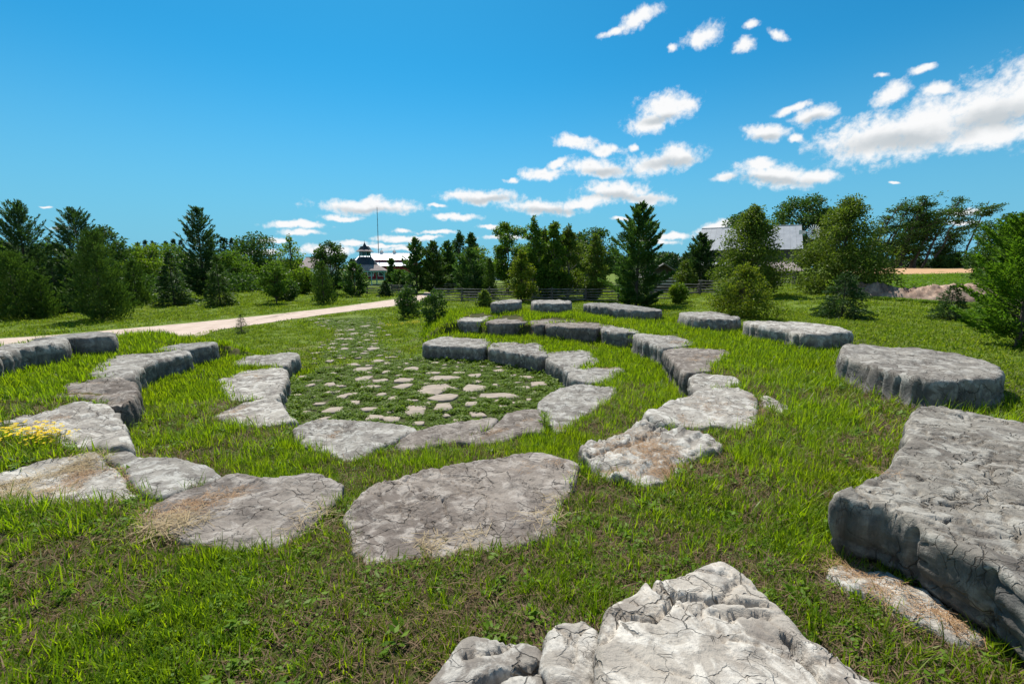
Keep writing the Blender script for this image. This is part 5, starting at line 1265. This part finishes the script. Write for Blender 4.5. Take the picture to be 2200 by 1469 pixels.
def gable(name, label, cat, px0, px1, Y, zr, ze_, depth, roofm, wallm, rz=0, cols=1, over=.4, nsheet=18):
    """a building with its long side to the viewer: walls, two roof slopes of sheets"""
    cx = (fx(px0, Y) + fx(px1, Y)) / 2; ca, sa = math.cos(rz), math.sin(rz)
    sl = [(k_ * Y - cx) / (ca - k_ * sa) for k_ in (fx(px0, 1.0), fx(px1, 1.0))]; L = (sl[1] - sl[0]) / 2; mid = (sl[0] + sl[1]) / 2
    fxm, fym = cx + mid * ca, Y + mid * sa; z0 = min(H(cx, Y), ze_ - 1.5)
    t = empty(name, (fxm - sa * depth / 2, fym + ca * depth / 2, z0), rz); tag(t, label, cat)
    hr, he = zr - z0, ze_ - z0; d = depth / 2
    nb = 26
    for k in range(nb):                      # boards of the front wall
        a = -L + .02 + (2 * L - .04) * k / nb; b = -L + .02 + (2 * L - .04) * (k + 1) / nb - .03
        MB().box(a, -d - .02 * (k % 2), -.5, b, -d + .08, he).build('wall_board', wallm, t)
    mb = MB(); mb.box(-L, -d + .09, -.5, L, d, he - .05)
    mb.poly([(-L, -d, he), (-L, d, he), (-L, 0, hr - .1)]); mb.poly([(L, -d, he), (L, d, he), (L, 0, hr - .1)]); mb.build('wall', wallm, t)
    for sgn in (-1, 1):
        for k in range(nsheet):
            a = -L - over + (2 * L + 2 * over) * k / nsheet; b = a + (2 * L + 2 * over) / nsheet - .015
            yo = sgn * (d + .5); zo = he - .5 * (hr - he) / d
            MB().slab([(a, yo, zo), (b, yo, zo), (b, 0, hr + (.012 if k % 2 else 0)), (a, 0, hr + (.012 if k % 2 else 0))], .05).build('roof_sheet', roofm, t)
    mb = MB(); mb.tube([(-L - over, 0, hr + .03), (L + over, 0, hr + .03)], .09, 6); mb.build('ridge_cap', roofm, t)
    return t, L, hr, he, d, z0
def zpx(py, Y): return at_depth(1100, py, Y)[1]
t, L, hr, he, d, z0 = gable('grey_barn', 'old grey board barn with a long pale metal roof behind the oval maple', 'barn', 1496, 1709, 80, zpx(489, 87), zpx(533, 80), 13, M['metal_grey'], M['barn_wood'], R(-27))
mb = MB()
for xx in (-.6, .1): mb.tube([(xx * L, 0, hr), (xx * L, 0, hr + .5)], .03, 4)
mb.build('lightning_rod', M['dark_metal'], t)
mb = MB(); mb.box(-L * .92, -d - 5, -.3, -L * .4, -d - .2, he * .35); mb.build('lean_to', M['barn_wood'], t)
MB().slab([(-L * .95, -d - 5.4, he * .36), (-L * .37, -d - 5.4, he * .36), (-L * .37, -d + .1, he * .52), (-L * .95, -d + .1, he * .52)], .06).build('lean_to_roof', M['metal_grey'], t)
# red barn with clerestory
Yb = 112; t, L, hr, he, d, z0 = gable('red_barn', 'red barn with a white metal roof in two tiers behind the gazebo', 'barn', 772, 884, Yb, zpx(544, Yb + 4), zpx(557, Yb), 9, M['metal_white'], M['barn_red'], 0, nsheet=22)
mb = MB(); mb.box(-L - .6, -d - 4.2, -.5, L + .8, -d - .1, zpx(571, Yb) - z0 - .1); mb.build('lower_wall', M['barn_red'], t)
for k in range(22):
    a = -L - .9 + (2 * L + 2) * k / 22; b = a + (2 * L + 2) / 22 - .015
    MB().slab([(a, -d - 4.8, zpx(571.5, Yb) - z0), (b, -d - 4.8, zpx(571.5, Yb) - z0), (b, -d - .03, zpx(563, Yb) - z0), (a, -d - .03, zpx(563, Yb) - z0)], .05).build('lower_roof_sheet', M['metal_white'], t)
for px in (823, 850):
    xx = fx(px, Yb + 4) - t.location.x; mb = MB(); mb.box(xx - .35, -.35, hr - .1, xx + .35, .35, hr + .45); o = mb.build('roof_vent', M['galv'], t)
    mb = MB(); mb.tube([(xx, 0, hr + .45), (xx, 0, hr + .75)], [.48, .03], 8); mb.build('vent_cap', M['dark_metal'], o)
    mb = MB(); mb.tube([(xx, 0, hr + .7), (xx, 0, hr + 1.3)], .03, 4); mb.build('vent_vane', M['dark_metal'], o)
for k in range(5):
    xx = -L + .5 + (2 * L) * (k + .5) / 5; mb = MB(); mb.box(xx - .6, -d - 4.26, .9, xx + .6, -d - 4.21, 1.9); o = mb.build('window', M['glass'], t)
    mb = MB(); mb.box(xx - .7, -d - 4.3, .82, xx - .6, -d - 4.2, 1.98); mb.box(xx + .6, -d - 4.3, .82, xx + .7, -d - 4.2, 1.98); mb.box(xx - .6, -d - 4.3, 1.9, xx + .6, -d - 4.2, 1.98); mb.box(xx - .6, -d - 4.3, .82, xx + .6, -d - 4.2, .9); mb.build('frame', M['chink'], o)
# antenna mast
Ya = 118; xa = fx(817, Ya); za = H(xa, Ya); t = empty('antenna_mast', (xa, Ya, za)); tag(t, 'tall thin antenna mast rising behind the red barn', 'mast')
xt, ztp = at_depth(810, 445, Ya); mb = MB(); mb.tube([(0, 0, 0), (xt - xa, 0, ztp - za)], [.11, .06], 5); mb.build('pole', M['dark_metal'], t)
mb = MB()
for k in range(1, 12): f = k / 12; mb.tube([((xt - xa) * f - .2, 0, (ztp - za) * f), ((xt - xa) * f + .2, 0, (ztp - za) * f)], .03, 4)
mb.build('rung', M['dark_metal'], t)
# farmhouse with chimney behind the left trees
t, L, hr, he, d, z0 = gable('farmhouse', 'farmhouse with a pale shingle roof and red chimney behind the left trees', 'house', 650, 700, 100, zpx(553, 104), zpx(573, 100), 8, M['shingle'], M['chink'], 0, nsheet=10)
mb = MB(); mb.box(.15 * L, -.4, hr - .4, .15 * L + .9, .4, hr + .9); mb.build('chimney', M['brick'], t)
# white farm building between the pine and the walnut
t, L, hr, he, d, z0 = gable('white_shed', 'low white farm building seen between wide pine and walnut', 'shed', 1052, 1082, 105, zpx(562, 108), zpx(569, 105), 6, M['metal_white'], M['chink'], 0, nsheet=8)
t, L, hr, he, d, z0 = gable('brown_house', 'brown roofed house hidden behind the poplar and dark tree', 'house', 1238, 1270, 66, zpx(545, 70), zpx(564, 66), 8, M['shingle'], M['barn_wood'], R(20), nsheet=12)
t, L, hr, he, d, z0 = gable('open_shed', 'low shed with a pale roof between the two big maples', 'shed', 1664, 1712, 56, zpx(563, 60), zpx(579, 56), 6, M['shingle'], M['barn_wood'], R(-8), nsheet=10)
# log cabin, gable end towards the viewer
Yc = 50; xc = fx(1424, Yc); zc = H(xc, Yc); t = empty('log_cabin', (xc, Yc, zc)); tag(t, 'log cabin with white chinking and a grey roof behind the fence', 'cabin')
wL, wR = fx(1384, Yc) - xc, fx(1453, Yc) - xc; nl = 6; top = zpx(589, Yc) - zc; lh = top / nl
for k in range(nl):
    mb = MB(); mb.box(wL, -.12, lh * k, wR, .12, lh * k + lh * .5); mb.build('log', M['log'], t)
    mb = MB(); mb.box(wL + .02, -.07, lh * k + lh * .5 + .002, wR - .02, .07, lh * (k + 1) - .002); mb.build('chinking', M['chink'], t)
zrg = zpx(568, Yc) - zc; xr = fx(1418, Yc) - xc
for k in range(7):
    f0, f1 = k / 7, (k + 1) / 7 - .01; zz0 = top + (zrg - top) * f0; zz1 = top + (zrg - top) * f1
    MB().box(wL + (xr - wL) * f1, -.1, zz0, wR + (xr - wR) * f1, -.02, zz1).build('gable_board', M['barn_wood'], t)
mb = MB(); mb.box(wL, .13, 0, wR, 6, top - .02); mb.build('wall', M['log'], t)
for sg, xe in ((-1, wL), (1, wR)):
    ex = xe + sg * .75; ze2 = top - .5 * (zrg - top) / abs(xe - xr) * .75 * 1.6
    for k in range(8):
        a = -.9 + 7.3 * k / 8
        MB().slab([(ex, a, ze2), (ex, a + .9, ze2), (xr, a + .9, zrg + .12), (xr, a, zrg + .12)], .09).build('roof_board', M['rail'], t)
# windmill behind the barn
Yw = 76; xw = fx(1729, Yw); zw = H(xw, Yw); zh = at_depth(1729, 499, Yw)[1] - zw
t = empty('windmill', (xw, Yw, zw)); tag(t, 'farm windmill with a round bladed wheel and tail vane at the barn end', 'windmill')
for sx, sy in ((-1, -1), (1, -1), (1, 1), (-1, 1)):
    MB().tube([(sx * .9, sy * .9, 0), (sx * .12, sy * .12, zh - .1)], .045, 4).build('leg', M['dark_metal'], t)
mb = MB()
for k in range(1, 6):
    f = k / 6; r = .9 - .78 * f; z = (zh - .1) * f
    for a, b in (((-r, -r), (r, -r)), ((r, -r), (r, r)), ((r, r), (-r, r)), ((-r, r), (-r, -r))): mb.tube([(*a, z), (*b, z)], .025, 4)
mb.build('brace', M['dark_metal'], t)
wheel = MB(); wheel.tube([(0, -.75, zh), (0, .25, zh)], .07, 6); wh = wheel.build('wheel_hub', M['dark_metal'], t)
Rw = 1.15
for k in range(18):
    a = 2 * math.pi * k / 18; c, s_ = math.cos(a), math.sin(a); tx, tz = -s_, c
    pts = [(c * .38 - tx * .04, -.62, zh + s_ * .38 - tz * .04), (c * .38 + tx * .04, -.66, zh + s_ * .38 + tz * .04), (c * Rw + tx * .13, -.72, zh + s_ * Rw + tz * .13), (c * Rw - tx * .13, -.58, zh + s_ * Rw - tz * .13)]
    MB().slab(pts, .01).build('blade', M['metal_white'], wh)
mb = MB(); mb.tube([(0, .2, zh), (-.9, .1, zh)], .03, 4); mb.build('tail_boom', M['dark_metal'], t)
MB().slab([(-.8, .1, zh + .18), (-1.95, .1, zh + .36), (-1.95, .1, zh - .36), (-.8, .1, zh - .18)], .02).build('tail_vane', M['galv'], t)

# ------------------------------------------------------------------ right hand field, soil bank
def fld(p): return ground(*p, far=900)
sheet('dry_field', [at_ for at_ in [(fx(p, 118), 118) for p in (1800, 1900, 2000, 2150, 2400)]], [(fx(p, 58), 58) for p in (1800, 1900, 2000, 2150, 2400)], M['field'], .02, (60, 20))
M['soil'] = gravel_mat('bank_soil', (.20, .13, .10), (.38, .28, .22), 9)
A = [(1850, 640), (1900, 643), (1960, 648), (2010, 652), (2060, 655), (2130, 655), (2200, 655)]
base_l = np.array([ground(*p) for p in A]); n, k = 150, 26
s_ = np.linspace(0, 1, n); ax = np.interp(s_, np.linspace(0, 1, 7), base_l[:, 0]); ay = np.interp(s_, np.linspace(0, 1, 7), base_l[:, 1])
V = []
for i in range(n):
    hgt = np.interp(s_[i], [0, .08, .3, .45, .56, .75, .92, 1], [0, .82, .78, .68, .66, .98, .9, 0]) * (.9 + .2 * vnoise(s_[i] * 9, 0, 4))
    for j in range(k + 1):
        f = j / k; prof = math.sin(math.pi * f) ** .75; x = ax[i] + .3 * f; y = ay[i] + 3.4 * f
        z = H(x, y) - .03 + hgt * prof + prof * float(.20 * fbm(x * 1.9, y * 1.9, 5, 4, .7) + .16 * fbm(x * 5, y * 5, 9, 3, .7))
        V.append((x, y, z))
ii = np.arange(n * (k + 1)).reshape(n, k + 1)
bk = ob('soil_bank', mesh('soil_bank', V, np.stack([ii[:-1, :-1], ii[1:, :-1], ii[1:, 1:], ii[:-1, 1:]], -1).reshape(-1, 4), M['soil'])); tag(bk, kind='structure')
# rank weeds between bank and field, and at the foot of the bank
RANK = [proto_leafy('rank_weed', 60, .6, .6, .22, M['clover'], 500 + k, True, .5) for k in range(3)]
rp = []
for _ in range(1500):
    px, Yk = rng.uniform(1790, 2260), rng.uniform(31, 50); x = fx(px, Yk); rp.append((x, Yk, H(x, Yk)))
for _ in range(260):
    f = rng.random(); i = int(f * (n - 1)); rp.append((ax[i] + rng.normal(0, .1), ay[i] - rng.uniform(0, .9), H(ax[i], ay[i] - .4)))
rp = np.array(rp); scatter('rank_weeds', rp, RANK, np.where(rp[:, 1] < 30.5, .30, rng.uniform(.25, .75, len(rp))))
